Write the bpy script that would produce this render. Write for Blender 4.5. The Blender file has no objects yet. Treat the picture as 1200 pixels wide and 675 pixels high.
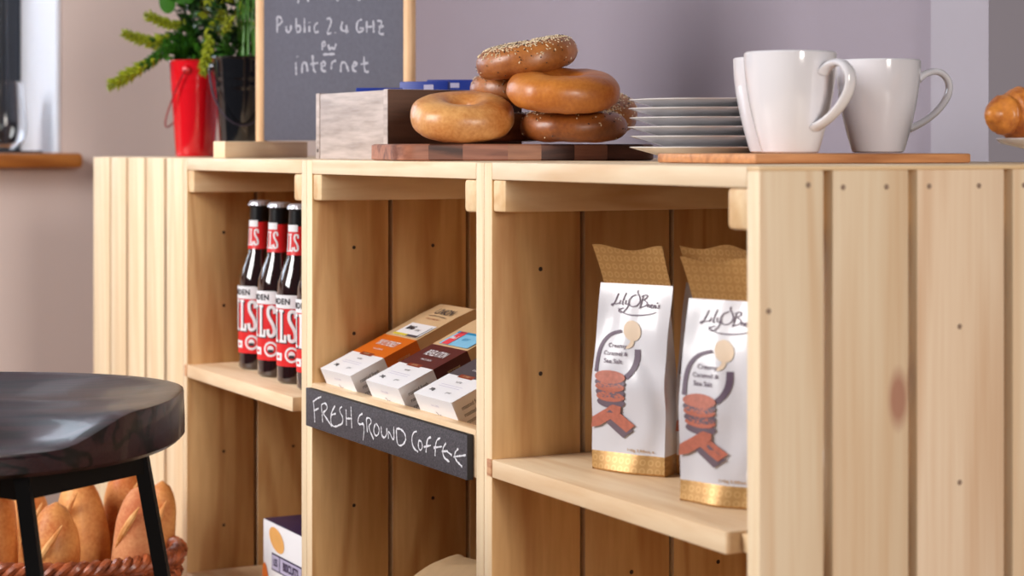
import bpy, bmesh, math, random
from mathutils import Vector, Matrix, noise
PI = math.pi
S = bpy.context.scene
C = S.collection

# ------------------------------------------------------------------ camera
FPX = 2280.0                       # focal length for a 1200 px wide frame
HY = 173.0                         # horizon row
TH = math.atan(1196 / FPX)         # angle between the shelf run and the view axis
W = 0.45                           # crate width
H = 0.90                           # height of the crate tops
Z0 = 3.6 * W * math.cos(TH)
L0 = 290 / FPX * Z0
F = Vector((-math.cos(TH), math.sin(TH), 0))
R = Vector((math.sin(TH), math.cos(TH), 0))
CAM = Vector((0, 0, H + 0.0140)) - F * Z0 - R * L0
cd = bpy.data.cameras.new('camera')
cam = bpy.data.objects.new('camera', cd)
C.objects.link(cam)
cd.sensor_width = 36
cd.lens = FPX / 1200 * 36
cd.shift_y = -(337.5 - HY) / 1200
cd.clip_start = 0.05
cam.location = CAM
cam.rotation_euler = (PI / 2, 0, math.atan2(-F.x, F.y))
cd.dof.use_dof = True
cd.dof.focus_distance = 1.98
cd.dof.aperture_fstop = 6.6
S.camera = cam

# ------------------------------------------------------------------ light
S.view_settings.view_transform = 'Standard'
S.view_settings.look = 'None'
S.view_settings.gamma = 1
S.view_settings.use_curve_mapping = False
S.view_settings.exposure = 0.0
wd = bpy.data.worlds.new('world')
S.world = wd
wd.use_nodes = True
wd.node_tree.nodes['Background'].inputs[0].default_value = (0.80, 0.86, 1.0, 1)
wd.node_tree.nodes['Background'].inputs[1].default_value = 0.08

def area(name, loc, target, sx, sy, power, col):
    l = bpy.data.lights.new(name, 'AREA')
    l.shape = 'RECTANGLE'; l.size = sx; l.size_y = sy; l.energy = power; l.color = col
    o = bpy.data.objects.new(name, l); C.objects.link(o)
    o.location = loc
    o.rotation_euler = (Vector(target) - Vector(loc)).to_track_quat('-Z', 'Y').to_euler()
    return o
area('key_window_light', (-1.05, -2.25, 1.95), (-0.7, 0.1, 0.8), 1.1, 1.4, 84, (1.0, 0.975, 0.955))
area('fill_light', (3.0, -0.22, 1.50), (0.0, 0.15, 0.75), 0.6, 1.2, 66, (1.0, 0.93, 0.86))
area('window_daylight', (-3.05, -0.75, 1.60), (-1.9, -0.3, 1.2), 1.3, 1.0, 26, (0.80, 0.88, 1.0))

# ------------------------------------------------------------------ placing helpers (world points)
def lz(lat, depth, z=0.0):
    """lat metres right of and depth metres in front of the viewpoint"""
    p = CAM + F * depth + R * lat
    return Vector((p.x, p.y, z))
def ray(px, py):
    return F + R * ((px - 600) / FPX) + Vector((0, 0, -(py - HY) / FPX))
def on_plane(px, py, o, n):
    d = ray(px, py)
    return CAM + d * ((o - CAM).dot(n) / d.dot(n))

# ------------------------------------------------------------------ materials
def srgb(r, g, b):
    f = lambda c: (c / 255 / 12.92) if c <= 10 else ((c / 255 + 0.055) / 1.055) ** 2.4
    return (f(r), f(g), f(b), 1)
def principled(name):
    m = bpy.data.materials.new(name); m.use_nodes = True
    return m, m.node_tree.nodes, m.node_tree.links, m.node_tree.nodes['Principled BSDF']
def plain(name, col, rough=0.5, coat=0, metal=0, var=0.06, scale=30, bump=0.0, spec=0.5, transmission=0):
    m, N, L, b = principled(name)
    tc = N.new('ShaderNodeTexCoord'); nz = N.new('ShaderNodeTexNoise')
    nz.inputs['Scale'].default_value = scale; nz.inputs['Detail'].default_value = 4
    L.new(tc.outputs['Object'], nz.inputs['Vector'])
    mx = N.new('ShaderNodeMix'); mx.data_type = 'RGBA'
    mx.inputs[6].default_value = tuple(c * (1 - var) for c in col[:3]) + (1,)
    mx.inputs[7].default_value = tuple(min(1, c * (1 + var)) for c in col[:3]) + (1,)
    L.new(nz.outputs['Fac'], mx.inputs[0]); L.new(mx.outputs[2], b.inputs['Base Color'])
    b.inputs['Roughness'].default_value = rough; b.inputs['Coat Weight'].default_value = coat
    b.inputs['Coat Roughness'].default_value = 0.08
    b.inputs['Metallic'].default_value = metal; b.inputs['Specular IOR Level'].default_value = spec
    b.inputs['Transmission Weight'].default_value = transmission
    if bump:
        bp = N.new('ShaderNodeBump'); bp.inputs['Strength'].default_value = bump; bp.inputs['Distance'].default_value = 0.002
        L.new(nz.outputs['Fac'], bp.inputs['Height']); L.new(bp.outputs[0], b.inputs['Normal'])
    return m
def wood(name, c_lo, c_hi, axis='z', scale=1.0, rough=0.5, ring=0.5, knots=(), coat=0.0, streak=0.35, freq=42, stretch=0.11):
    """c_hi = pale wood, c_lo = grain line colour"""
    m, N, L, b = principled(name)
    tc = N.new('ShaderNodeTexCoord'); oi = N.new('ShaderNodeObjectInfo')
    off = N.new('ShaderNodeVectorMath'); off.operation = 'SCALE'; off.inputs[0].default_value = (3.1, 5.7, 2.3)
    L.new(oi.outputs['Random'], off.inputs['Scale'])
    ad = N.new('ShaderNodeVectorMath'); ad.operation = 'ADD'
    L.new(tc.outputs['Object'], ad.inputs[0]); L.new(off.outputs[0], ad.inputs[1])
    mp = N.new('ShaderNodeMapping')
    k = stretch
    mp.inputs['Scale'].default_value = {'x': (k, 1, 1), 'y': (1, k, 1), 'z': (1, 1, k)}[axis]
    L.new(ad.outputs[0], mp.inputs['Vector'])
    n1 = N.new('ShaderNodeTexNoise'); n1.inputs['Scale'].default_value = 9 * scale; n1.inputs['Detail'].default_value = 1.5
    n1.inputs['Distortion'].default_value = 0.3
    L.new(mp.outputs[0], n1.inputs['Vector'])
    mu = N.new('ShaderNodeMath'); mu.operation = 'MULTIPLY'; mu.inputs[1].default_value = freq
    L.new(n1.outputs['Fac'], mu.inputs[0])
    sn = N.new('ShaderNodeMath'); sn.operation = 'SINE'; L.new(mu.outputs[0], sn.inputs[0])
    r1 = N.new('ShaderNodeMapRange'); r1.inputs['From Min'].default_value = 0.1; r1.inputs['From Max'].default_value = 1.0
    r1.inputs['To Max'].default_value = ring
    L.new(sn.outputs[0], r1.inputs['Value'])
    n2 = N.new('ShaderNodeTexNoise'); n2.inputs['Scale'].default_value = 130 * scale; n2.inputs['Detail'].default_value = 3
    L.new(mp.outputs[0], n2.inputs['Vector'])
    r2 = N.new('ShaderNodeMapRange'); r2.inputs['From Min'].default_value = 0.35; r2.inputs['From Max'].default_value = 0.75
    r2.inputs['To Max'].default_value = streak
    L.new(n2.outputs['Fac'], r2.inputs['Value'])
    sm = N.new('ShaderNodeMath'); sm.operation = 'ADD'; sm.use_clamp = True
    L.new(r1.outputs[0], sm.inputs[0]); L.new(r2.outputs[0], sm.inputs[1])
    mx = N.new('ShaderNodeMix'); mx.data_type = 'RGBA'
    mx.inputs[6].default_value = c_hi; mx.inputs[7].default_value = c_lo
    L.new(sm.outputs[0], mx.inputs[0])
    col = mx.outputs[2]
    for (kx, ky, kz, kw, kh, kc) in knots:
        sb = N.new('ShaderNodeVectorMath'); sb.operation = 'SUBTRACT'; sb.inputs[1].default_value = (kx, ky, kz)
        L.new(tc.outputs['Object'], sb.inputs[0])
        sc = N.new('ShaderNodeVectorMath'); sc.operation = 'MULTIPLY'; sc.inputs[1].default_value = (0, 1 / kw, 1 / kh)
        L.new(sb.outputs[0], sc.inputs[0])
        ln = N.new('ShaderNodeVectorMath'); ln.operation = 'LENGTH'; L.new(sc.outputs[0], ln.inputs[0])
        rr = N.new('ShaderNodeMapRange'); rr.inputs['From Min'].default_value = 0.55; rr.inputs['From Max'].default_value = 1.15
        rr.inputs['To Min'].default_value = 0.8; rr.inputs['To Max'].default_value = 0
        L.new(ln.outputs['Value'], rr.inputs['Value'])
        m2 = N.new('ShaderNodeMix'); m2.data_type = 'RGBA'; m2.inputs[7].default_value = kc
        L.new(rr.outputs[0], m2.inputs[0]); L.new(col, m2.inputs[6]); col = m2.outputs[2]
    hv = N.new('ShaderNodeHueSaturation')
    vr = N.new('ShaderNodeMapRange'); vr.inputs['To Min'].default_value = 0.92; vr.inputs['To Max'].default_value = 1.05
    L.new(oi.outputs['Random'], vr.inputs['Value']); L.new(vr.outputs[0], hv.inputs['Value'])
    L.new(col, hv.inputs['Color']); L.new(hv.outputs[0], b.inputs['Base Color'])
    b.inputs['Roughness'].default_value = rough; b.inputs['Coat Weight'].default_value = coat
    b.inputs['Specular IOR Level'].default_value = 0.35
    bp = N.new('ShaderNodeBump'); bp.inputs['Strength'].default_value = 0.12; bp.inputs['Distance'].default_value = 0.001
    L.new(n2.outputs['Fac'], bp.inputs['Height']); L.new(bp.outputs[0], b.inputs['Normal'])
    return m
PINE_HI = srgb(222, 179, 122); PINE_LO = srgb(184, 128, 72)  # slat pine deepened towards orange to carry the shade inside the bays
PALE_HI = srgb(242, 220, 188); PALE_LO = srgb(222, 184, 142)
M = {}
M['pine_z'] = wood('shaded_pine_upright', PINE_LO, PINE_HI, 'z')
M['pine_x'] = wood('pine_lengthwise', PALE_LO, PALE_HI, 'x')
M['pine_y'] = wood('pine_deep', srgb(212, 166, 112), srgb(240, 210, 166), 'y')
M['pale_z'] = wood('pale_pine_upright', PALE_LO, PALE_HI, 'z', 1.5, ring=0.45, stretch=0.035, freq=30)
M['endgrain'] = wood('pine_end_grain', srgb(170, 105, 75), srgb(222, 175, 135), 'x', 6)
M['lit_edge'] = wood('lit_pine_edge', srgb(224, 186, 140), srgb(243, 221, 186), 'z', 1.5, ring=0.4, stretch=0.05)  # same pine painted paler, front light put into the edge colour
M['nail'] = plain('nail_head', srgb(58, 40, 28), 0.6)
M['nail_pale'] = plain('pale_nail_head', srgb(150, 126, 108), 0.6)
M['walnut'] = wood('walnut', srgb(72, 42, 30), srgb(146, 100, 78), 'y', 1.4, 0.5, 0.6, streak=0.5)
M['greywood'] = wood('washed_grey_wood', srgb(142, 126, 120), srgb(204, 190, 184), 'x', 1.6, 0.6, 0.3, streak=0.5)
M['darkwood'] = wood('dark_box_side', srgb(58, 36, 26), srgb(104, 72, 54), 'y', 1.5, 0.6)  # right-facing faces of the grey box, darker than its front
M['acacia'] = wood('acacia', srgb(150, 88, 48), srgb(212, 150, 100), 'y', 1.6, 0.5, 0.4, streak=0.4)
M['sill'] = wood('sill_oak', srgb(150, 80, 28), srgb(196, 124, 54), 'y', 1.0, 0.4)
M['frame_beech'] = wood('beech', srgb(196, 142, 96), srgb(238, 196, 152), 'z', 1.2, 0.4, 0.3)
M['foot_beech'] = wood('beech_foot', srgb(232, 190, 146), srgb(250, 222, 188), 'y', 1.2, 0.45, 0.3)
M['stoolwood'] = wood('dark_stained_ash', srgb(7, 3, 5), srgb(52, 27, 31), 'x', 3.2, 0.36, 1.0, coat=0.14, freq=34, streak=0.4, stretch=0.10)
M['black_metal'] = plain('black_metal', srgb(9, 9, 11), 0.5, spec=0.2)
M['china'] = plain('white_china', srgb(228, 226, 232), 0.12, coat=0.6, var=0.01)
M['plate'] = plain('white_plate', srgb(226, 224, 226), 0.15, coat=0.5, var=0.01)
M['ink'] = plain('print_black', srgb(46, 42, 50), 0.6)
M['purple'] = plain('print_plum', srgb(98, 78, 98), 0.5)
M['white'] = plain('white_card', srgb(238, 238, 242), 0.45, var=0.01)
M['kraft'] = plain('kraft_paper', srgb(206, 172, 130), 0.7, scale=80, var=0.10)
M['blue'] = plain('blue_card', srgb(8, 44, 140), 0.45)
M['chalk'] = plain('chalk', srgb(226, 226, 232), 0.9, var=0.12, scale=900)
M['chalk_dim'] = plain('faded_chalk', srgb(168, 168, 180), 0.9, var=0.2, scale=700)
def slate(name, c, sc):
    m, N, L, b = principled(name)
    tc = N.new('ShaderNodeTexCoord'); nz = N.new('ShaderNodeTexNoise')
    nz.inputs['Scale'].default_value = sc; nz.inputs['Detail'].default_value = 2
    L.new(tc.outputs['Object'], nz.inputs['Vector'])
    cr = N.new('ShaderNodeValToRGB'); cr.color_ramp.elements[0].position = 0.38; cr.color_ramp.elements[1].position = 0.72
    cr.color_ramp.elements[0].color = tuple(x * 0.6 for x in c[:3]) + (1,)
    cr.color_ramp.elements[1].color = tuple(min(1, x * 1.9) for x in c[:3]) + (1,)
    L.new(nz.outputs['Fac'], cr.inputs[0]); L.new(cr.outputs[0], b.inputs['Base Color'])
    b.inputs['Roughness'].default_value = 0.75
    return m
M['slate'] = slate('chalkboard_slate', srgb(66, 62, 68), 700)
M['board'] = plain('blackboard', srgb(88, 88, 102), 0.75, var=0.18, scale=200)
M['slate_edge'] = plain('chalkboard_edge', srgb(22, 18, 20), 0.7)
def crust(name, lo, hi, sc=14, coat=0.25, rough=0.42, speck=0.3):
    m, N, L, b = principled(name)
    tc = N.new('ShaderNodeTexCoord')
    nz = N.new('ShaderNodeTexNoise'); nz.inputs['Scale'].default_value = sc; nz.inputs['Detail'].default_value = 5
    nf = N.new('ShaderNodeTexNoise'); nf.inputs['Scale'].default_value = 260; nf.inputs['Detail'].default_value = 3
    L.new(tc.outputs['Object'], nz.inputs['Vector']); L.new(tc.outputs['Object'], nf.inputs['Vector'])
    cr = N.new('ShaderNodeValToRGB'); cr.color_ramp.elements[0].position = 0.32; cr.color_ramp.elements[1].position = 0.68
    cr.color_ramp.elements[0].color = lo; cr.color_ramp.elements[1].color = hi
    ad = N.new('ShaderNodeMath'); ad.operation = 'MULTIPLY_ADD'; ad.inputs[1].default_value = speck
    L.new(nf.outputs['Fac'], ad.inputs[0])
    sb = N.new('ShaderNodeMath'); sb.operation = 'SUBTRACT'; sb.inputs[1].default_value = speck / 2
    L.new(nz.outputs['Fac'], sb.inputs[0]); L.new(sb.outputs[0], ad.inputs[2])
    L.new(ad.outputs[0], cr.inputs[0]); L.new(cr.outputs[0], b.inputs['Base Color'])
    b.inputs['Roughness'].default_value = rough; b.inputs['Coat Weight'].default_value = coat; b.inputs['Coat Roughness'].default_value = 0.25
    bp = N.new('ShaderNodeBump'); bp.inputs['Strength'].default_value = 0.25; bp.inputs['Distance'].default_value = 0.001
    L.new(nf.outputs['Fac'], bp.inputs['Height']); L.new(bp.outputs[0], b.inputs['Normal'])
    return m
M['bagel'] = crust('plain_bagel_crust', srgb(180, 106, 42), srgb(228, 170, 104), 16)
M['bagel2'] = crust('golden_bagel_crust', srgb(160, 80, 22), srgb(204, 128, 52), 14)
M['bagel_dark'] = crust('brown_bagel_crust', srgb(104, 50, 16), srgb(166, 96, 40), 22)
M['bagel_seeded'] = crust('malted_bagel_crust', srgb(132, 70, 26), srgb(188, 118, 58), 22)
M['seed'] = plain('sesame_seed', srgb(228, 206, 170), 0.6, var=0.15, scale=300)
M['seed_dark'] = plain('poppy_seed', srgb(44, 32, 28), 0.6)
M['loaf'] = crust('baguette_crust', srgb(190, 100, 36), srgb(240, 178, 104), 14, coat=0.05, rough=0.6)
M['loaf_pale'] = crust('floury_baguette_crust', srgb(190, 104, 60), srgb(232, 168, 116), 14, coat=0.0, rough=0.75)
M['loaf_slash'] = crust('slash_crumb', srgb(206, 130, 66), srgb(236, 184, 120), 40, coat=0, rough=0.8)
M['croissant'] = crust('croissant_crust', srgb(150, 70, 18), srgb(226, 146, 62), 40)
M['wicker'] = crust('wicker', srgb(104, 44, 20), srgb(186, 98, 56), 60, coat=0.3)
M['red_paint'] = plain('red_enamel', srgb(214, 10, 26), 0.14, coat=0.7, var=0.02)
M['black_paint'] = plain('black_enamel', srgb(14, 14, 18), 0.10, coat=0.8, var=0.02)
M['wire'] = plain('dark_wire', srgb(70, 60, 72), 0.3, metal=0.6)
M['red_wire'] = plain('red_wire', srgb(150, 30, 40), 0.3, metal=0.4)
M['leaf'] = plain('leaf_green', srgb(48, 96, 20), 0.4, var=0.5, scale=40)
M['leaf_tip'] = plain('leaf_yellow_green', srgb(150, 160, 32), 0.45, var=0.35, scale=60)
M['leaf_dark'] = plain('leaf_dark_green', srgb(22, 60, 16), 0.35, var=0.5, scale=40)
M['grass'] = plain('blade_green', srgb(70, 128, 28), 0.4, var=0.3)
M['soil'] = plain('soil', srgb(34, 24, 18), 0.9)
M['beer'] = plain('brown_bottle_glass', srgb(34, 8, 6), 0.05, coat=1.0, var=0.1, spec=0.7)
M['foil'] = plain('black_neck_foil', srgb(12, 10, 12), 0.3)
M['cap'] = plain('crown_cap', srgb(206, 208, 218), 0.3, metal=0.5)
M['label_red'] = plain('label_red', srgb(222, 30, 34), 0.4, var=0.02)
M['plaster_beige'] = plain('beige_plaster', srgb(222, 204, 196), 0.9, var=0.015, scale=3)
M['plaster_mauve'] = plain('mauve_plaster', srgb(158, 148, 160), 0.9, var=0.015, scale=3)
M['plaster_dark'] = plain('dark_mauve_plaster', srgb(62, 54, 62), 0.9, var=0.02, scale=3)
M['plaster_pale'] = plain('pale_grey_plaster', srgb(172, 166, 177), 0.9, var=0.015, scale=3)
M['reveal'] = plain('white_reveal', srgb(232, 236, 246), 0.7, var=0.01)
M['window_frame'] = plain('charcoal_frame', srgb(38, 44, 56), 0.4)
M['floor'] = wood('floor_boards', srgb(96, 66, 44), srgb(140, 104, 74), 'x', 0.8, 0.5)
M['orange'] = plain('label_orange', srgb(216, 106, 16), 0.5, var=0.02)
M['orange_side'] = M['orange']
M['maroon'] = plain('label_maroon', srgb(88, 34, 34), 0.5)
M['charcoal'] = plain('label_charcoal', srgb(74, 68, 74), 0.5)
M['rust'] = plain('label_rust', srgb(140, 58, 30), 0.5)
M['sky_blue'] = plain('sticker_blue', srgb(130, 196, 232), 0.5)
M['blue_bar'] = plain('sticker_bar', srgb(30, 140, 190), 0.5)
M['pink_red'] = plain('sticker_red', srgb(232, 72, 84), 0.5)
M['yellow'] = plain('sticker_yellow', srgb(220, 200, 50), 0.5)
M['navy'] = plain('navy_card', srgb(42, 28, 72), 0.4)
M['lilac'] = plain('lilac_print', srgb(184, 178, 206), 0.5)
M['biscuit'] = plain('printed_biscuit', srgb(232, 172, 96), 0.5, var=0.12, scale=60)
M['choc_red'] = plain('printed_caramel', srgb(190, 112, 92), 0.5, var=0.3, scale=260)
M['choc_dark'] = plain('printed_chocolate', srgb(112, 96, 108), 0.5, var=0.12, scale=150)
M['cream_spot'] = plain('printed_cream', srgb(234, 210, 182), 0.5, var=0.05)
M['film'] = plain('white_film', srgb(220, 219, 226), 0.30, coat=0.2, var=0.01)
M['mesh_red'] = M['maroon']
def rings(name, base, line, cell=0.0105):
    m, N, L, b = principled(name)
    tc = N.new('ShaderNodeTexCoord')
    mp = N.new('ShaderNodeMapping'); mp.inputs['Scale'].default_value = (1 / cell, 0, 1 / cell)
    L.new(tc.outputs['Object'], mp.inputs['Vector'])
    fr = N.new('ShaderNodeVectorMath'); fr.operation = 'FRACTION'; L.new(mp.outputs[0], fr.inputs[0])
    sb = N.new('ShaderNodeVectorMath'); sb.operation = 'SUBTRACT'; sb.inputs[1].default_value = (0.5, 0, 0.5); L.new(fr.outputs[0], sb.inputs[0])
    ln = N.new('ShaderNodeVectorMath'); ln.operation = 'LENGTH'; L.new(sb.outputs[0], ln.inputs[0])
    s2 = N.new('ShaderNodeMath'); s2.operation = 'SUBTRACT'; s2.inputs[1].default_value = 0.3; L.new(ln.outputs['Value'], s2.inputs[0])
    ab = N.new('ShaderNodeMath'); ab.operation = 'ABSOLUTE'; L.new(s2.outputs[0], ab.inputs[0])
    rg = N.new('ShaderNodeMapRange'); rg.inputs['From Min'].default_value = 0.05; rg.inputs['From Max'].default_value = 0.12
    rg.inputs['To Min'].default_value = 1; rg.inputs['To Max'].default_value = 0; L.new(ab.outputs[0], rg.inputs['Value'])
    mx = N.new('ShaderNodeMix'); mx.data_type = 'RGBA'; mx.inputs[6].default_value = base; mx.inputs[7].default_value = line
    L.new(rg.outputs[0], mx.inputs[0]); L.new(mx.outputs[2], b.inputs['Base Color'])
    b.inputs['Roughness'].default_value = 0.4; b.inputs['Metallic'].default_value = 0.35
    return m
M['gold'] = rings('gold_film', srgb(190, 145, 88), srgb(206, 164, 106), 0.0075)
def glass(name):
    m, N, L, b = principled(name)
    b.inputs['Transmission Weight'].default_value = 1; b.inputs['Roughness'].default_value = 0.01
    b.inputs['IOR'].default_value = 1.45; b.inputs['Base Color'].default_value = (0.96, 0.98, 1, 1)
    return m
M['glass'] = glass('clear_glass')

# ------------------------------------------------------------------ mesh helpers
class MB:
    """collects polygons with materials; build() links ONE mesh object"""
    def __init__(s): s.v = []; s.f = []; s.m = []; s.mats = []; s.sm = []
    def mi(s, mat):
        if mat not in s.mats: s.mats.append(mat)
        return s.mats.index(mat)
    def add(s, verts, faces, mat, smooth=False):
        b = len(s.v); k = s.mi(mat)
        s.v += [Vector(v) for v in verts]
        for f in faces:
            s.f.append([b + i for i in f]); s.m.append(k); s.sm.append(smooth)
        return s
    def box(s, lo, hi, mat, bev=0.0, xf=None, mats=None):
        bm = bmesh.new(); bmesh.ops.create_cube(bm, size=1)
        lo = Vector(lo); hi = Vector(hi); c = (lo + hi) / 2; d = hi - lo
        for v in bm.verts: v.co = Vector((v.co.x * d.x, v.co.y * d.y, v.co.z * d.z)) + c
        if bev: bmesh.ops.bevel(bm, geom=bm.edges[:], offset=bev, segments=2, profile=0.5, affect='EDGES')
        bm.verts.ensure_lookup_table()
        vs = [(xf(v.co) if xf else v.co.copy()) for v in bm.verts]
        if mats:
            bm.normal_update()
            for f in bm.faces:
                n = f.normal; key = max(((abs(n.x), 'x' if n.x < 0 else 'X'), (abs(n.y), 'y' if n.y < 0 else 'Y'), (abs(n.z), 'z' if n.z < 0 else 'Z')))[1]
                s.f.append([len(s.v) + v.index for v in f.verts]); s.m.append(s.mi(mats.get(key, mat))); s.sm.append(False)
            s.v += vs
        else:
            s.add(vs, [[v.index for v in f.verts] for f in bm.faces], mat)
        bm.free(); return s
    def lathe(s, prof, mat, c=(0, 0, 0), n=48, cap=True, smooth=True, sx=1, sy=1, xf=None):
        vs = []; fs = []
        for (r, z) in prof:
            for i in range(n):
                a = 2 * PI * i / n
                p = Vector((c[0] + r * math.cos(a) * sx, c[1] + r * math.sin(a) * sy, c[2] + z)); vs.append(xf(p) if xf else p)
        for j in range(len(prof) - 1):
            for i in range(n):
                k = (i + 1) % n; fs.append([j * n + i, j * n + k, (j + 1) * n + k, (j + 1) * n + i])
        s.add(vs, fs, mat, smooth)
        if cap:
            for j, fl in ((0, True), (len(prof) - 1, False)):
                if prof[j][0] > 1e-4:
                    q = vs[j * n:(j + 1) * n]; s.add(q, [list(range(n))[::-1] if fl else list(range(n))], mat)
        return s
    def tube(s, pts, r, mat, n=8, smooth=True, cap=True, square=False):
        pts = [Vector(p) for p in pts]
        rs = r if isinstance(r, (list, tuple)) else [r] * len(pts)
        vs = []; fs = []; up = None
        for i, p in enumerate(pts):
            t = (pts[min(i + 1, len(pts) - 1)] - pts[max(i - 1, 0)]).normalized()
            if up is None:
                up = t.cross(Vector((0, 0, 1)) if abs(t.z) < 0.9 else Vector((1, 0, 0))).normalized()
            up = (up - t * up.dot(t)).normalized(); w = t.cross(up)
            for k in range(n):
                a = 2 * PI * (k + (0.5 if square else 0)) / n
                vs.append(p + (up * math.cos(a) + w * math.sin(a)) * rs[i])
        for i in range(len(pts) - 1):
            for k in range(n):
                q = (k + 1) % n; fs.append([i * n + k, i * n + q, (i + 1) * n + q, (i + 1) * n + k])
        if cap: fs += [list(range(n))[::-1], [(len(pts) - 1) * n + k for k in range(n)]]
        return s.add(vs, fs, mat, smooth and not square)
    def build(s, name, parent=None, loc=None):
        me = bpy.data.meshes.new(name)
        me.from_pydata([tuple(v) for v in s.v], [], s.f)
        for m in s.mats: me.materials.append(m)
        me.polygons.foreach_set('material_index', s.m)
        me.polygons.foreach_set('use_smooth', s.sm)
        me.update()
        bm = bmesh.new(); bm.from_mesh(me); bmesh.ops.recalc_face_normals(bm, faces=bm.faces[:]) if getattr(s, 'fix', True) else None
        bm.to_mesh(me); bm.free()
        me.set_sharp_from_angle(angle=math.radians(38))
        o = bpy.data.objects.new(name, me); C.objects.link(o)
        if parent: o.parent = parent
        if loc is not None: o.location = loc
        return o
def thing(name, label, cat, loc=(0, 0, 0), rz=0, group=None):
    o = bpy.data.objects.new(name, None); C.objects.link(o)
    o.location = loc; o.rotation_euler = (0, 0, rz); o.empty_display_size = 0.05
    return tag(o, label, cat, group)
def tag(o, label, cat, group=None, kind=None):
    o['label'] = label; o['category'] = cat
    if group: o['group'] = group
    if kind: o['kind'] = kind
    return o
def struct(o): o['kind'] = 'structure'; return o
def dup(root, loc, rz, label, group=None):
    r = root.copy(); C.objects.link(r); r.location = loc; r.rotation_euler = (0, 0, rz); r['label'] = label
    if group: r['group'] = group
    for ch in list(root.children):
        c = ch.copy(); C.objects.link(c); c.parent = r
        for g in list(ch.children):
            d = g.copy(); C.objects.link(d); d.parent = c
    return r
def text2d(t, size=1.0, bold=0.0, shear=0.0, sx=1.0, space=1.0, align='CENTER'):
    cu = bpy.data.curves.new('lettering', 'FONT'); cu.body = t; cu.size = size; cu.offset = bold; cu.shear = shear
    cu.align_x = align; cu.align_y = 'CENTER'; cu.space_character = space; cu.resolution_u = 3
    o = bpy.data.objects.new('lettering', cu); C.objects.link(o)
    dg = bpy.context.evaluated_depsgraph_get(); me = o.evaluated_get(dg).to_mesh()
    vs = [(v.co.x * sx, v.co.y) for v in me.vertices]; fs = [list(p.vertices) for p in me.polygons]
    o.evaluated_get(dg).to_mesh_clear(); bpy.data.objects.remove(o); bpy.data.curves.remove(cu)
    return vs, fs
def rect2d(x0, y0, x1, y1, nx=1, ny=1):
    vs = [(x0 + (x1 - x0) * i / nx, y0 + (y1 - y0) * j / ny) for j in range(ny + 1) for i in range(nx + 1)]
    fs = [[j * (nx + 1) + i, j * (nx + 1) + i + 1, (j + 1) * (nx + 1) + i + 1, (j + 1) * (nx + 1) + i] for j in range(ny) for i in range(nx)]
    return vs, fs
def ellipse2d(cx, cy, rx, ry, rot=0, n=24, rings_=3):
    vs = [(cx, cy)]; fs = []
    for j in range(1, rings_ + 1):
        for i in range(n):
            a = 2 * PI * i / n; x = rx * j / rings_ * math.cos(a); y = ry * j / rings_ * math.sin(a)
            vs.append((cx + x * math.cos(rot) - y * math.sin(rot), cy + x * math.sin(rot) + y * math.cos(rot)))
    for i in range(n): fs.append([0, 1 + i, 1 + (i + 1) % n])
    for j in range(rings_ - 1):
        for i in range(n):
            k = (i + 1) % n; a = 1 + j * n; b = 1 + (j + 1) * n; fs.append([a + i, b + i, b + k, a + k])
    return vs, fs
def stroke2d(pts, w, taper=False, jit=0.0, seed=1):
    rnd = random.Random(seed); vs = []; fs = []
    # resample
    P = []
    for a, b in zip(pts[:-1], pts[1:]):
        d = math.hypot(b[0] - a[0], b[1] - a[1]); n = max(1, int(d / (w * 0.8)))
        for i in range(n): P.append((a[0] + (b[0] - a[0]) * i / n, a[1] + (b[1] - a[1]) * i / n))
    P.append(pts[-1])
    for i, p in enumerate(P):
        q0 = P[max(0, i - 1)]; q1 = P[min(len(P) - 1, i + 1)]
        dx, dy = q1[0] - q0[0], q1[1] - q0[1]; l = math.hypot(dx, dy) or 1
        k = w / 2 * (1 + jit * (rnd.random() - 0.5) * 2)
        if taper: k *= 0.35 + 0.65 * math.sin(PI * (i + 0.5) / len(P))
        vs += [(p[0] - dy / l * k, p[1] + dx / l * k), (p[0] + dy / l * k, p[1] - dx / l * k)]
    for i in range(len(P) - 1): fs.append([2 * i, 2 * i + 1, 2 * i + 3, 2 * i + 2])
    return vs, fs
def smooth_path(pts, it=2):
    for _ in range(it):
        q = [pts[0]]
        for a, b in zip(pts[:-1], pts[1:]):
            q.append(tuple(a[i] * 0.75 + b[i] * 0.25 for i in range(len(a)))); q.append(tuple(a[i] * 0.25 + b[i] * 0.75 for i in range(len(a))))
        q.append(pts[-1]); pts = q
    return pts
def refine(shape, cuts=2):
    """splits a flat outline finely enough to wrap round a curve"""
    vs, fs = shape; bm = bmesh.new(); V = [bm.verts.new((x, y, 0)) for x, y in vs]
    for f in fs:
        try: bm.faces.new([V[i] for i in f])
        except ValueError: pass
    bmesh.ops.triangulate(bm, faces=bm.faces[:])
    for _ in range(cuts): bmesh.ops.subdivide_edges(bm, edges=bm.edges[:], cuts=1, use_grid_fill=True)
    bmesh.ops.triangulate(bm, faces=bm.faces[:]); bm.verts.ensure_lookup_table()
    o = ([(v.co.x, v.co.y) for v in bm.verts], [[v.index for v in f.verts] for f in bm.faces]); bm.free(); return o
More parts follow.
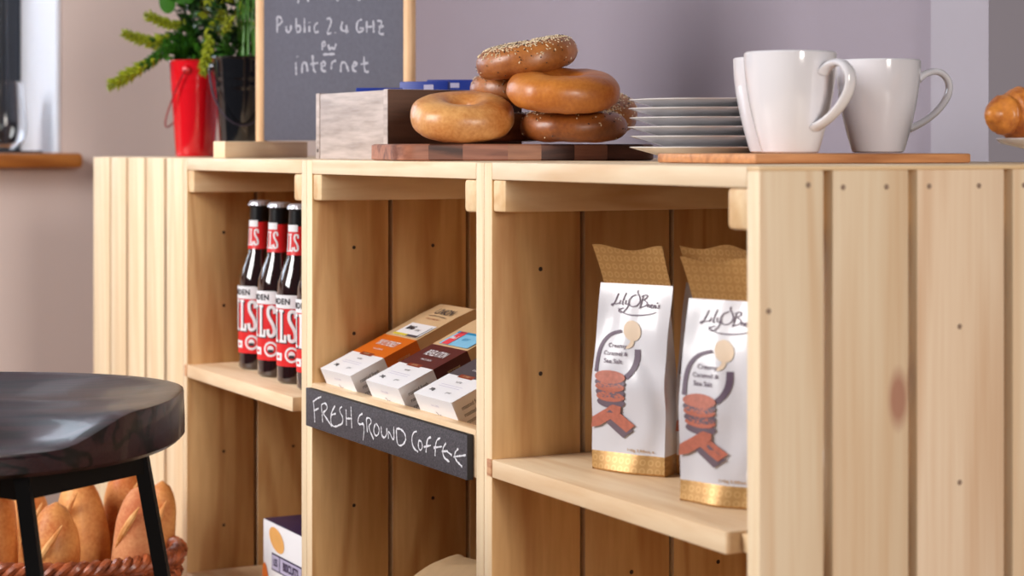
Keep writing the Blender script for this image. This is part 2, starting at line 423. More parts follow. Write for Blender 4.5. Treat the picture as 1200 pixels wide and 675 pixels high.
def slab_letter(ch, w, h):
    """tall slab-serif letters for the bottle labels, centred"""
    st = w * 0.36; sh = h * 0.085; V = []; Fc = []
    def rc(x0, y0, x1, y1):
        v, f = rect2d(x0, y0, x1, y1, 3, 3); b = len(V); V.extend(v); Fc.extend([[b + i for i in q] for q in f])
    if ch == 'I': rc(-st / 2, -h / 2, st / 2, h / 2); rc(-w * .42, h / 2 - sh, w * .42, h / 2); rc(-w * .42, -h / 2, w * .42, -h / 2 + sh)
    elif ch == 'L': rc(-w * .34, -h / 2, -w * .34 + st, h / 2); rc(-w / 2, h / 2 - sh, w * .16, h / 2); rc(-w / 2, -h / 2, w / 2, -h / 2 + sh); rc(w / 2 - sh, -h / 2, w / 2, -h * .26)
    elif ch == 'P': rc(-w * .34, -h / 2, -w * .34 + st, h / 2); rc(-w / 2, -h / 2, w * .16, -h / 2 + sh); rc(-w / 2, h / 2 - sh, w * .4, h / 2); rc(w * .18, h * .02, w / 2, h / 2 - sh); rc(-w * .1, h * .0, w * .4, h * .08)
    else:
        p = smooth_path([(w * .36, h * .24), (w * .34, h * .42), (0, h * .46), (-w * .34, h * .40), (-w * .34, h * .20), (-w * .10, h * .05), (w * .14, -h * .06), (w * .34, -h * .22), (w * .34, -h * .40), (0, -h * .46), (-w * .34, -h * .42), (-w * .36, -h * .24)], 2)
        v, f = stroke2d(p, st * 0.95); V, Fc = v, f
    return V, Fc
def decal(mb, shape, fn, mat, dx=0, dy=0):
    vs, fs = shape
    mb.add([fn(x + dx, y + dy) for x, y in vs], fs, mat)

# ------------------------------------------------------------------ the room
def slab(name, lo, hi, mat): return struct(MB().box(lo, hi, mat).build(name))
slab('floor', (-2.6, -3.2, -0.05), (3.2, 1.9, 0.0), M['floor'])
WX = -2.40; WY = 0.75
slab('wall_left', (WX - 0.34, 0.105, 0), (WX, WY + 0.1, 2.6), M['plaster_beige'])
slab('wall_left_below_window', (WX - 0.34, -1.66, 0), (WX, 0.105, 0.875), M['plaster_beige'])
slab('wall_left_above_window', (WX - 0.34, -1.66, 2.05), (WX, 0.105, 2.6), M['plaster_beige'])
slab('wall_left_corner', (WX - 0.34, -3.2, 0), (WX, -1.66, 2.6), M['plaster_beige'])
slab('wall_back', (WX, WY, 0), (-0.69, WY + 0.12, 2.6), M['plaster_mauve'])
slab('trim_1', (-0.692, WY - 0.012, 0), (-0.588, WY + 0.16, 2.6), M['plaster_pale'])
slab('wall_recess', (-0.9, 1.75, 0), (3.2, 1.87, 2.6), M['plaster_dark'])
struct(MB().box((WX - 0.27, 0.099, 0.905), (WX + 0.0015, 0.1055, 2.05), M['reveal']).build('trim_2'))
# window: frame and pane
wf = MB()
fx = WX - 0.27
for (a, b_, c, d) in ((0.015, 0.099, 0.905, 2.05), (-1.66, -1.58, 0.905, 2.05), (-0.80, -0.72, 0.905, 2.05)):
    wf.box((fx - 0.05, a, c), (fx, b_, d), M['window_frame'], 0.004)
wf.box((fx - 0.05, -1.66, 0.905), (fx, 0.099, 0.965), M['window_frame'], 0.004)
wf.box((fx - 0.05, -1.66, 1.99), (fx, 0.099, 2.05), M['window_frame'], 0.004)
for i in range(3): wf.box((fx, 0.022 + i * 0.022, 0.905), (fx + 0.008, 0.030 + i * 0.022, 2.05), M['window_frame'], 0.001)
wobj = struct(wf.build('window_1'))
MB().box((fx - 0.03, -1.62, 0.965), (fx - 0.024, 0.02, 1.99), M['glass']).build('window_pane', wobj)
sill = MB().box((WX - 0.265, -1.70, 0.876), (WX + 0.05, 0.137, 0.904), M['sill'], 0.008).build('window_sill')
struct(sill)

# ------------------------------------------------------------------ wooden crates
T = 0.0165; D = 0.50; TT = 0.016
SH = 0.2775; LOWER = 0.557
M['pale_k'] = []
def board(mb, lo, hi, mat, nails=(), nn='X'):
    mb.box(lo, hi, mat, 0.0012, mats={'y': M['lit_edge'], 'Z': M['lit_edge']})  # front edges and tops take the painted-in lit tone
    for (a, z) in nails:
        r = 0.0022; x = hi[0] + 0.0004 if nn == 'X' else 0
        vs = []
        for i in range(10):
            t = 2 * PI * i / 10
            vs.append((x, a + r * math.cos(t), z + r * math.sin(t)) if nn == 'X' else (a + r * math.cos(t), lo[1] - 0.0004, z + r * math.sin(t)))
        mb.add(vs, [list(range(10))], M['nail_pale'] if mat in M['pale_k'] else M['nail'])
    return mb
def crate(n, label, right_cuts=None, shelf_mat=None, shelf_kind='flat'):
    """module n counted leftwards from the near end; origin at its right front foot"""
    root = thing('wooden_crate', label, 'crate', (-n * W, 0, 0), 0, 'pine crates making up the counter')
    bw = 0.0955
    drops = (0.101, 0.200, 0.398, 0.498)
    for k in range(5):                                   # left wall, slats run upright
        y0 = k * 0.1005; y1 = min(y0 + bw, D)
        nails = [((y0 + y1) / 2 + 0.004, H - d) for d in drops]
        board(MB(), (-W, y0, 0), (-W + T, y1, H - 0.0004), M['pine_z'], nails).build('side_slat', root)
    cuts = right_cuts or [(k * 0.1005, min(k * 0.1005 + bw, D)) for k in range(5)]
    for k, (y0, y1) in enumerate(cuts):
        nails = [(y0 + (y1 - y0) * q, H - 0.016) for q in (0.13, 0.70)] if right_cuts else []
        if right_cuts and k == 0: nails = [(y0 + 0.044, H - 0.014), (y0 + 0.008, H - 0.107)]
        if right_cuts and k == 2: nails.append(((y0 + y1) / 2 - 0.002, H - 0.126))
        if right_cuts and k == 2: nails.append(((y0 + y1) / 2 - 0.002, H - 0.248))
        mat = (M['pale_k'][k % 4] if right_cuts else M['pine_z'])
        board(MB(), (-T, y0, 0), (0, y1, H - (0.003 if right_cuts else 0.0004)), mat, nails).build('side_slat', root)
    if right_cuts:
        MB().box((-T, 0.0, H - 0.003), (0, D, H), M['pine_y'], 0.0008).build('top_strip', root)
    for k in range(5):                                   # back
        x0 = -W + T + 0.001 + k * 0.0834
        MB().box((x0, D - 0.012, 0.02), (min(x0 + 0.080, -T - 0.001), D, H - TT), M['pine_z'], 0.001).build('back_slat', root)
    for k in range(4):                                   # top boards run lengthwise
        y0 = k * 0.1255
        MB().box((-W + T, y0, H - TT), (-T, min(y0 + 0.125, D), H), M['pine_x'], 0.001).build('top_board', root)
    b = MB().box((-W + T, 0.001, H - TT - 0.030), (-W + T + 0.025, D - 0.013, H - TT), M['pine_y'], 0.0025); b.build('corner_batten', root)
    b = MB().box((-T - 0.028, 0.001, H - TT - 0.032), (-T, D - 0.013, H - TT), M['pine_y'], 0.004); b.build('corner_batten', root)
    if shelf_kind == 'flat':
        MB().box((-W + T, 0.0, H - SH - 0.017), (-T - 0.028, D - 0.013, H - SH), M['shelf'], 0.0012).build('shelf', root)
        MB().box((-W + 0.0085, -0.0012, H - SH - 0.016), (-W + T - 0.0004, 0.012, H - SH), M['endgrain'], 0.0004).build('shelf_cleat', root)
        MB().box((-T - 0.028, 0.014, H - SH - 0.016), (-T, 0.044, H - SH - 0.002), M['pine_y'], 0.001).build('shelf_cleat', root)
    MB().box((-W + T, 0.0, H - LOWER - 0.016), (-T, D - 0.013, H - LOWER), M['shelf'], 0.0012).build('bottom_shelf', root)
    return root
M['shelf'] = wood('pale_shelf_pine', srgb(214, 172, 126), srgb(242, 216, 180), 'x', 1.0, 0.5, 0.4)
kn = (0, 0.1290, H - 0.179, 0.010, 0.024, srgb(176, 116, 96))
kn2 = (0, 0.1415, H - 0.165, 0.004, 0.020, srgb(150, 66, 30))
M['pale_k'] = [M['pale_z'], wood('pale_pine_with_knot', PALE_LO, PALE_HI, 'z', 1.5, ring=0.45, knots=(kn, kn2), stretch=0.035, freq=30), wood('pinkish_pine', srgb(216, 176, 138), srgb(241, 216, 186), 'z', 1.5, ring=0.5, stretch=0.035, freq=30), M['pale_z']]
crate(0, 'pine crate nearest the camera holding caramel snack bags, its slatted end facing right',
      [(0, 0.0586), (0.0669, 0.1392), (0.1476, 0.2352), (0.2440, 0.331), (0.340, 0.415), (0.424, 0.4999)])
cof = crate(1, 'middle pine crate with the fresh ground coffee ledge', shelf_kind='ledge')
crate(2, 'pine crate holding the red labelled beer bottles', )
# far crate turned so its slatted base faces forward
r4 = thing('wooden_crate', 'far left pine crate with closed upright slats behind the stool', 'crate', (-3 * W, 0, 0), 0, 'pine crates making up the counter')
for (na, nb) in ((3.983, 3.788), (3.768, 3.599), (3.570, 3.395), (3.368, 3.193), (3.160, 3.002)):
    x0 = -(na - 3) * W; x1 = -(nb - 3) * W
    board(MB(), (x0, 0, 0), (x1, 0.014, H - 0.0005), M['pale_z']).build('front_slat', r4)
for k in range(4):
    MB().box((-W + 0.005, 0.0145 + k * 0.1215, H - TT), (-0.0, 0.0145 + k * 0.1215 + 0.121, H), M['pine_x'], 0.001).build('top_board', r4)
MB().box((-W + 0.005, 0.0145, 0), (-W + 0.02, D, H - TT), M['pine_z'], 0.001).build('end_board', r4)
MB().box((-0.016, 0.0145, 0), (-0.0005, D, H - TT), M['pine_z'], 0.001).build('end_board', r4)
for z in (0.05, 0.45, 0.85): MB().box((-W + 0.021, 0.0145, z - 0.02), (-0.017, 0.030, z + 0.02), M['pine_x'], 0.001).build('cross_rail', r4)

# sloping coffee shelf inside the middle crate (parts of that crate)
CX1 = -W + T; CX0 = -T                # local x limits
LT = H - 0.254                        # ledge top
MB().box((CX1, 0.0, LT - 0.046), (CX0, 0.0155, LT), M['shelf'], 0.0012).build('display_ledge', cof)
SL = math.radians(24)
def slope_pt(v):                      # v.x, along slope, normal
    return Vector((v.x, 0.016 + v.y * math.cos(SL) - v.z * math.sin(SL) + 0.012, LT - 0.0335 + v.y * math.sin(SL) + v.z * math.cos(SL)))
MB().box((CX1, 0.0, -0.010), (CX0, 0.40, 0.0), M['pine_x'], 0.001, xf=slope_pt).build('sloping_shelf', cof)

# chalk sign on the ledge
SX0, SX1, SZ0, SZ1 = -2 * W + T, -W - T - 0.004, H - 0.3020, H - 0.2590
sg = MB().box((SX0, -0.0075, SZ0), (SX1, -0.0005, SZ1), M['slate'], 0.0005, mats={'X': M['slate_edge'], 'x': M['slate_edge'], 'z': M['slate_edge'], 'Z': M['slate_edge']})
sign = thing('chalkboard_sign', 'narrow chalkboard strip reading FRESH GROUND COFFEE on the coffee ledge', 'sign', ((SX0 + SX1) / 2, 0, SZ0))
off = -Vector(sign.location)
def shifted(mb, o):
    mb.v = [v + o for v in mb.v]; return mb
shifted(sg, off).build('slate_board', sign)
letters = [[(62,155),(68,195),(72,285)],[(62,160),(85,140),(110,130)],[(66,215),(95,200)],
 [(112,180),(120,285)],[(112,178),(135,165),(150,190),(140,215),(118,225),(150,270),(175,310)],
 [(195,185),(172,225),(168,290),(185,312),(212,308)],[(172,240),(200,232)],
 [(238,190),(222,200),(225,225),(245,255),(240,295),(212,305)],
 [(262,205),(265,305)],[(292,190),(297,322)],[(262,262),(298,262)],
 [(362,232),(340,245),(333,285),(345,300),(370,290),(372,335),(366,395)],
 [(385,262),(392,345)],[(385,262),(405,255),(420,285),(395,310),(430,388)],
 [(440,295),(428,330),(440,370),(460,360),(465,320),(445,292)],
 [(475,310),(478,365),(495,382),(510,360),(510,320)],[(520,385),(518,325),(555,412),(552,312)],
 [(568,330),(572,420),(600,430),(628,395),(620,350),(590,322),(568,325)],
 [(692,340),(672,345),(660,385),(670,440),(700,465)],[(705,395),(700,430),(712,460),(728,440),(722,400),(705,395)],
 [(778,375),(755,385),(748,470)],[(735,435),(778,425)],[(835,380),(808,395),(803,490)],[(795,440),(845,432)],
 [(870,412),(850,440),(852,495),(890,525)],[(845,462),(880,460)],[(880,465),(905,485)],
 [(945,445),(922,470),(925,510),(968,555)],[(915,495),(990,485)]]
cw = MB(); cw.fix = False
for i, st in enumerate(letters):
    P = []
    for (a, b) in smooth_path(st, 2 if len(st) > 2 else 0):
        w = on_plane(355 + a / 5.19, 440 + b / 5.19, Vector((0, -0.0079, 0)), Vector((0, 1, 0))); P.append((w.x, w.z))
    for ps in range(2):
        vs, fs = stroke2d([(x + ps * 0.0003, z) for x, z in P], 0.0019 - ps * 0.0007, jit=0.5, seed=i + ps * 50)
        cw.add([Vector((x, -0.0079 - ps * 0.0001, z)) + off for x, z in vs], fs, M['chalk'])
cw.build('chalk_lettering', sign)

# ------------------------------------------------------------------ coffee packs
def coffee(name_label, x0, wd, band, title, sticker, font_col, rz=0.0):
    Lg, Hh = 0.156, 0.056
    root = thing('coffee_pack', name_label, 'coffee pack', (0, 0, 0), 0, 'coffee packs on the sloping shelf')
    o0 = Vector((x0, 0.016, LT - 0.0335))
    root.location = (x0 + wd / 2, 0.03, LT - 0.03)
    ro = Vector(root.location)
    cr, sr = math.cos(rz), math.sin(rz)
    def P(u, s, h):                   # u across, s along the slope, h above the slope
        y = 0.012 + s * math.cos(SL) - h * math.sin(SL); z = s * math.sin(SL) + h * math.cos(SL)
        return Vector((x0 + u * cr - y * sr, 0.016 + u * sr + y * cr, LT - 0.0335 + z)) - ro
    top = [(0, Hh), (Lg * 0.28, Hh), (Lg * 0.56, Hh), (Lg * 0.9, Hh + 0.001), (Lg * 1.06, Hh), (Lg * 1.16, Hh * 0.82), (Lg * 1.28, Hh * 0.45), (Lg * 1.34, Hh * 0.30)]
    bot = [(0, 0), (Lg * 0.28, 0), (Lg * 0.56, 0), (Lg * 0.9, 0), (Lg * 1.06, 0.0), (Lg * 1.16, 0.004), (Lg * 1.28, 0.010), (Lg * 1.34, 0.011)]
    mb = MB()
    def seg(i, j, mat):
        for a in range(i, j):
            (s0, h0), (s1, h1) = top[a], top[a + 1]; (_, g0), (_, g1) = bot[a], bot[a + 1]
            vs = [P(0, s0, h0), P(wd, s0, h0), P(wd, s1, h1), P(0, s1, h1), P(0, s0, g0), P(wd, s0, g0), P(wd, s1, g1), P(0, s1, g1)]
            mb.add(vs, [[0, 1, 2, 3], [4, 5, 6, 7], [0, 3, 7, 4], [1, 5, 6, 2]], mat)
    seg(2, 7, M['kraft'])
    mb.add([P(0, top[-1][0], top[-1][1]), P(wd, top[-1][0], top[-1][1]), P(wd, bot[-1][0], bot[-1][1]), P(0, bot[-1][0], bot[-1][1])], [[0, 1, 2, 3]], M['kraft'])
    mb.build('kraft_bag', root)
    mb = MB(); seg(0, 1, M['white'])
    mb.add([P(0, 0, Hh), P(wd, 0, Hh), P(wd, 0, 0), P(0, 0, 0)], [[0, 1, 2, 3]], M['white'])
    seg(1, 2, band)
    sl = mb.build('card_sleeve', root)
    pr = MB(); pr.fix = False
    top_fn = lambda x, y: P(x, y, Hh + 0.0004)
    side_fn = lambda x, y: P(wd + 0.0004, x, y)
    end_fn = lambda x, y: P(x, -0.0004, y)
    c = wd / 2
    decal(pr, text2d(title, 0.0150, 0.0002, sx=0.56), top_fn, font_col, c, Lg * 0.45)
    decal(pr, text2d('SINGLE ORIGIN', 0.004, sx=0.9), top_fn, font_col, c, Lg * 0.365)
    decal(pr, rect2d(c - 0.019, Lg * 0.262, c + 0.013, Lg * 0.30), top_fn, M['rust'])
    decal(pr, text2d('COFFEE', 0.0042), lambda x, y: P(x, y, Hh + 0.0007), M['kraft'], c - 0.003, Lg * 0.281)
    decal(pr, text2d('NOTES', 0.0040), top_fn, M['ink'], c, Lg * 0.21)
    for k in range(2): decal(pr, rect2d(c - 0.026, Lg * (0.16 - k * 0.022), c + 0.022, Lg * (0.163 - k * 0.022)), top_fn, M['lilac'])
    decal(pr, text2d('200g', 0.0058, 0.0002), top_fn, M['ink'], c - 0.024, Lg * 0.085)
    decal(pr, text2d('grind', 0.0048), top_fn, M['ink'], c + 0.013, Lg * 0.085)
    for k in range(6):                # small print running down the side of the sleeve
        h = 0.008 + k * 0.0075
        decal(pr, text2d('roasted fresh', 0.0062, 0.0, sx=0.75), side_fn, M['ink'], Lg * 0.13, h)
        decal(pr, text2d('strong', 0.0070, sx=0.9), lambda x, y: P(wd + 0.0004, x, y), M['kraft'] if band != M['white'] else M['ink'], Lg * 0.42, h)
    decal(pr, stroke2d(smooth_path([(c - 0.004, 0.040), (c + 0.003, 0.036), (c - 0.002, 0.030), (c + 0.006, 0.024), (c + 0.012, 0.014)], 2), 0.0008), end_fn, M['charcoal'])
    decal(pr, stroke2d(smooth_path([(c + 0.006, 0.038), (c - 0.006, 0.030), (c + 0.004, 0.026)], 2), 0.0008), end_fn, M['charcoal'])
    decal(pr, text2d('REAL COFFEE', 0.003), end_fn, M['lilac'], c, 0.047)
    pr.build('printed_text', sl)
    st = MB(); st.fix = False
    tf = lambda x, y: P(x, y, Hh + 0.0012)
    tf2 = lambda x, y: P(x, y, Hh + 0.0016)
    y0, y1 = Lg * 0.575, Lg * 0.755
    if sticker == 'white':
        decal(st, rect2d(0.018, y0, wd - 0.004, y1), tf, M['white'])
        decal(st, rect2d(0.018, y0, wd - 0.034, y0 + 0.004), tf2, M['yellow']); decal(st, rect2d(wd - 0.034, y0, wd - 0.006, y0 + 0.004), tf2, M['charcoal'])
        decal(st, text2d('BAG', 0.010, 0.0006), tf2, M['ink'], 0.036, (y0 + y1) / 2 + 0.003); decal(st, text2d('100%', 0.006), tf2, M['charcoal'], 0.058, (y0 + y1) / 2)
        decal(st, rect2d(wd - 0.009, y0 + 0.003, wd - 0.0075, y1 - 0.004), tf2, M['ink'])
    else:
        decal(st, rect2d(0.012, y0, wd - 0.004, y1), tf, M['sky_blue'])
        decal(st, rect2d(0.012, y1 - 0.004, wd - 0.004, y1), tf2, M['blue_bar']); decal(st, rect2d(0.018, y0, 0.034, y1), tf2, M['pink_red'])
        decal(st, text2d('no.1', 0.008, 0.0004), lambda x, y: P(x, y, Hh + 0.002), M['white'], 0.026, (y0 + y1) / 2)
        decal(st, text2d('BEST', 0.007), tf2, M['blue_bar'], 0.053, (y0 + y1) / 2)
    st.build('sticker', root)
    un = MB(); un.fix = False
    kf = lambda x, y: P(x, y, Hh + 0.0022)
    decal(un, text2d('UNION', 0.0165, 0.0003, sx=0.8), kf, M['ink'], c + 0.006, Lg * 0.94)
    decal(un, stroke2d(smooth_path([(c - 0.018, Lg * 0.872), (c, Lg * 0.882), (c + 0.028, Lg * 0.868)], 2), 0.0010), kf, M['ink'])
    decal(un, text2d('hand roasted', 0.006), kf, M['rust'], c + 0.004, Lg * 0.835)
    un.build('brand_print', root)
    return root
coffee('coffee pack with orange band and white sticker, leftmost on the ledge', -0.871, 0.087, M['orange'], 'YAYU FOREST', 'white', M['white'])
coffee('coffee pack with maroon band reading REVELATION and a blue and red sticker', -0.742, 0.085, M['maroon'], 'REVELATION', 'blue', M['white'])
coffee('coffee pack with charcoal band, rightmost on the ledge and cut off by the post', -0.619, 0.088, M['charcoal'], 'ROUND', 'blue', M['white'])

# ------------------------------------------------------------------ caramel snack bags
def mkbag(label, org, ang, seed, wd=0.078, th=0.032, hb=0.168, flap=0.036, group='white and gold caramel snack bags'):
    """org = front left bottom corner; ang = heading of the front edge"""
    root = thing('snack_bag', label, 'snack bag', org, ang, group)
    rnd = random.Random(seed)
    nx, nz = 16, 40
    def dep(u, z):                    # front surface y at (u 0..1, z)
        t = z / hb
        pinch = max(0, (t - 0.45) / 0.55)
        y = th / 2 * pinch ** 1.3
        bulge = -0.0035 * math.sin(PI * u) * (1 - abs(2 * t - 0.9)) - 0.006 * max(0, 1 - t * 9) * math.sin(PI * u)
        cr = 0.0016 * noise.noise(Vector((u * 3 + seed, z * 22, seed * 3.1))) + 0.0022 * max(0, 1 - abs(u - 0.72 - 0.25 * math.sin(z * 30)) * 6) * max(0, 1 - abs(t - 0.35) * 2.4)
        return y + bulge + cr * 1.6
    def front(u, z):
        t = z / hb
        inset = 0.003 * math.sin(PI * min(1, t)) ; x = -0.0015 * t + u * wd
        return Vector((x + 0.0, dep(u, z), z))
    def fl(u, s):                     # flap, leaning forward
        return Vector((u * (wd - 0.006) + 0.002 - 0.001 * s / flap, dep(u, hb) - s * 0.38 - 0.004 * math.sin(u * 5 + seed) * (s / flap) ** 2, hb + s * 0.93 + 0.0025 * math.sin(u * 7 + seed) * (s / flap)))
    body = MB()
    gold_h = 0.0175
    zs = [0, 0.002, 0.006, 0.012, gold_h] + [gold_h + (hb - gold_h) * (i + 1) / nz for i in range(nz)]
    rows = [[front(i / nx, z) for i in range(nx + 1)] for z in zs]
    rows[0] = [p + Vector((0, 0.002, 0)) for p in rows[0]]
    vs = [p for r in rows for p in r]
    q = nx + 1
    fs = [[j * q + i, j * q + i + 1, (j + 1) * q + i + 1, (j + 1) * q + i] for j in range(len(zs) - 1) for i in range(nx)]
    nb = 4 * nx
    body.add(vs, fs[nb:], M['film'], True)
    body.add(vs, fs[:nb], M['gold'], True)
    # sides and back
    for u in (0, 1):
        sg_ = 1 if u else -1
        for j in range(len(zs) - 1):
            z0, z1 = zs[j], zs[j + 1]
            f = lambda z: th / 2 * max(0, (z / hb - 0.45) / 0.55) ** 1.3
            y0a, y1a = front(u, z0).y, front(u, z1).y
            b0, b1 = th - f(z0) * 0.9, th - f(z1) * 0.9
            m0, m1 = (y0a + b0) / 2, (y1a + b1) / 2
            g0 = 0.002 + 0.009 * min(1, z0 / hb * 1.2); g1 = 0.002 + 0.009 * min(1, z1 / hb * 1.2)
            xa, xb = front(u, z0).x, front(u, z1).x
            mat = M['gold'] if j < 4 else M['film']
            body.add([(xa, y0a, z0), (xa - sg_ * g0, m0, z0), (xb - sg_ * g1, m1, z1), (xb, y1a, z1), (xa - sg_ * 0.007, b0, z0), (xb - sg_ * 0.007, b1, z1)], [[0, 1, 2, 3], [1, 4, 5, 2]], mat)
    f = lambda z: th - th / 2 * max(0, (z / hb - 0.45) / 0.55) ** 1.3 * 0.9
    for j in range(len(zs) - 1):
        body.add([(front(0, zs[j]).x + .007, f(zs[j]), zs[j]), (front(1, zs[j]).x - .007, f(zs[j]), zs[j]), (front(1, zs[j + 1]).x - .007, f(zs[j + 1]), zs[j + 1]), (front(0, zs[j + 1]).x + .007, f(zs[j + 1]), zs[j + 1])], [[0, 1, 2, 3]], M['gold'] if j < 4 else M['film'])
    body.add([(0, 0.002, 0), (wd, 0.002, 0), (wd - .007, th, 0), (.007, th, 0)], [[0, 1, 2, 3]], M['gold'])
    body.build('bag_body', root)
    top = MB()
    for k, off_ in enumerate((0, 0.0012)):
        vs = [fl(i / nx, s * flap / 8) + Vector((0, off_, 0)) for s in range(9) for i in range(nx + 1)]
        top.add(vs, [[j * q + i, j * q + i + 1, (j + 1) * q + i + 1, (j + 1) * q + i] for j in range(8) for i in range(nx)], M['gold'], True)
    a = [fl(i / nx, flap) for i in range(nx + 1)]
    top.add(a + [p + Vector((0, 0.0012, 0)) for p in a], [[i, i + 1, q + i + 1, q + i] for i in range(nx)], M['gold'])
    top.build('folded_top', root, )
    # print: px,py are read in the frame of the nearest bag's front and turned into bag metres
    pr = MB(); pr.fix = False
    sc = wd / 71.0
    def fn(e):
        def g(px, py):
            z = gold_h + (533 - py) / 205 * (hb - gold_h)
            x = (px - 699.5 + (py - 430) * 0.03) / 71.0
            p = front(min(1, max(0, x)), z); p.y -= 0.0006 + e; return p
        return g
    def path(pts, w, mat, e=0, taper=False):
        decal(pr, stroke2d(smooth_path(pts, 2), w, taper), fn(e), mat)
    logo = [[(200,288),(190,320),(175,360),(165,364),(168,350),(190,352),(208,343)],[(212,326),(207,352)],[(214,312),(215,314)],[(237,282),(224,330),(221,355),(230,350)],
            [(240,325),(236,350),(250,350),(258,325),(250,368),(228,400),(208,398),(205,382),(232,372)],
            [(285,290),(262,303),(250,335),(263,363),(290,358),(306,330),(302,302),(288,278),(293,264)],
            [(318,292),(310,345),(303,372)],[(310,300),(335,285),(338,305),(318,320),(340,332),(335,352),(306,366)],
            [(344,342),(341,362)],[(342,350),(349,342)],[(354,343),(351,363)],[(358,353),(367,348),(362,341),(356,352),(360,365),(368,361)],
            [(371,364),(373,344)],[(373,350),(380,343),(381,365)],[(387,330),(385,338)],[(399,345),(391,346),(398,356),(388,364)]]
    logo = [[(680 + a / 4.82, 280 + b / 4.82) for a, b in q_] for q_ in logo]
    for st in logo: path(st, 1.15, M['purple'])
    path([(722, 358), (727, 363), (735, 365.5), (746, 365), (756, 362.5), (760, 360)], 1.6, M['purple'], taper=True)
    path([(728, 385), (716, 389), (707.5, 401), (704.5, 418), (704, 436)], 4.0, M['purple'])
    path([(744, 406), (744.5, 420), (741, 432), (734, 441)], 5.5, M['purple'])
    decal(pr, ellipse2d(738, 384, 8.2, 12.5, -0.15), fn(0.0001), M['cream_spot'])
    path([(739, 392), (738, 402), (733, 405)], 4, M['cream_spot'], 0.0001, True)
    for t, x, y, s in (('Creamy', 724.5, 403, 7.4), ('Caramel &', 723, 412.5, 7.0), ('Sea Salt', 721, 422, 7.4)):
        vs, fs = text2d(t, s, 0.09, sx=0.80)
        decal(pr, ([(x + a, y - b) for a, b in vs], fs), fn(0.0002), M['purple'])
    for k in range(3):
        y = 441 + k * 12
        decal(pr, ellipse2d(719, y + 7, 15.5 - k * 0.5, 7), fn(0.0001 + (3 - k) * 0.0002), M['choc_dark'])
        decal(pr, ellipse2d(719, y, 15.5 - k * 0.5, 6.2 if k else 8), fn(0.0003 + (3 - k) * 0.0002), M['choc_red'])
    decal(pr, stroke2d([(713, 486), (735, 509)], 15), fn(0.0010), M['choc_dark'])
    decal(pr, stroke2d([(715, 480), (738, 502)], 13), fn(0.0012), M['choc_red'])
    decal(pr, ([(x, y) for x, y in [(697, 505), (699, 492), (722, 474), (730, 476), (729, 484), (706, 502)]], [[0, 1, 2, 3, 4, 5]]), fn(0.0014), M['choc_red'])
    vs, fs = text2d('110g 3.88oz e', 4.6, 0.05)
    decal(pr, ([(745 + a, 528 - b) for a, b in vs], fs), fn(0.0002), M['gold'])
    pr.build('printed_artwork', root)
    # narrow print on the gusset
    gp = MB(); gp.fix = False
    for k in range(5):
        vs, fs = text2d('ingredients', 0.0045)
        gp.add([Vector((wd + 0.0006 - 0.0030, 0.006 + k * 0.0034 * 0 + b * 0.6 + 0.001, 0.045 + k * 0.018 + a * 0.7)) for a, b in vs], fs, M['lilac'])
    gp.build('gusset_print', root)
    return root
zs_ = H - SH
def bag_at(label, lat, dep, lat2, dep2, seed, **k):
    p = lz(lat, dep, zs_ + 0.0003); q = lz(lat2, dep2)
    return mkbag(label, p, math.atan2(q.y - p.y, q.x - p.x), seed, **k)
bag_at('white and gold caramel bag standing alone at the left of the shelf', 0.0731, 1.765, 0.128, 1.722, 1)
bag_at('white and gold caramel bag at the front right, partly cut off by the post', 0.1385, 1.605, 0.192, 1.562, 2, hb=0.166)
bag_at('white and gold caramel bag directly behind the front right one', 0.1475, 1.735, 0.203, 1.69, 3, hb=0.170)
bag_at('caramel bag deepest in the shelf, only its gold top corner showing', 0.232, 1.88, 0.287, 1.83, 4, hb=0.172)

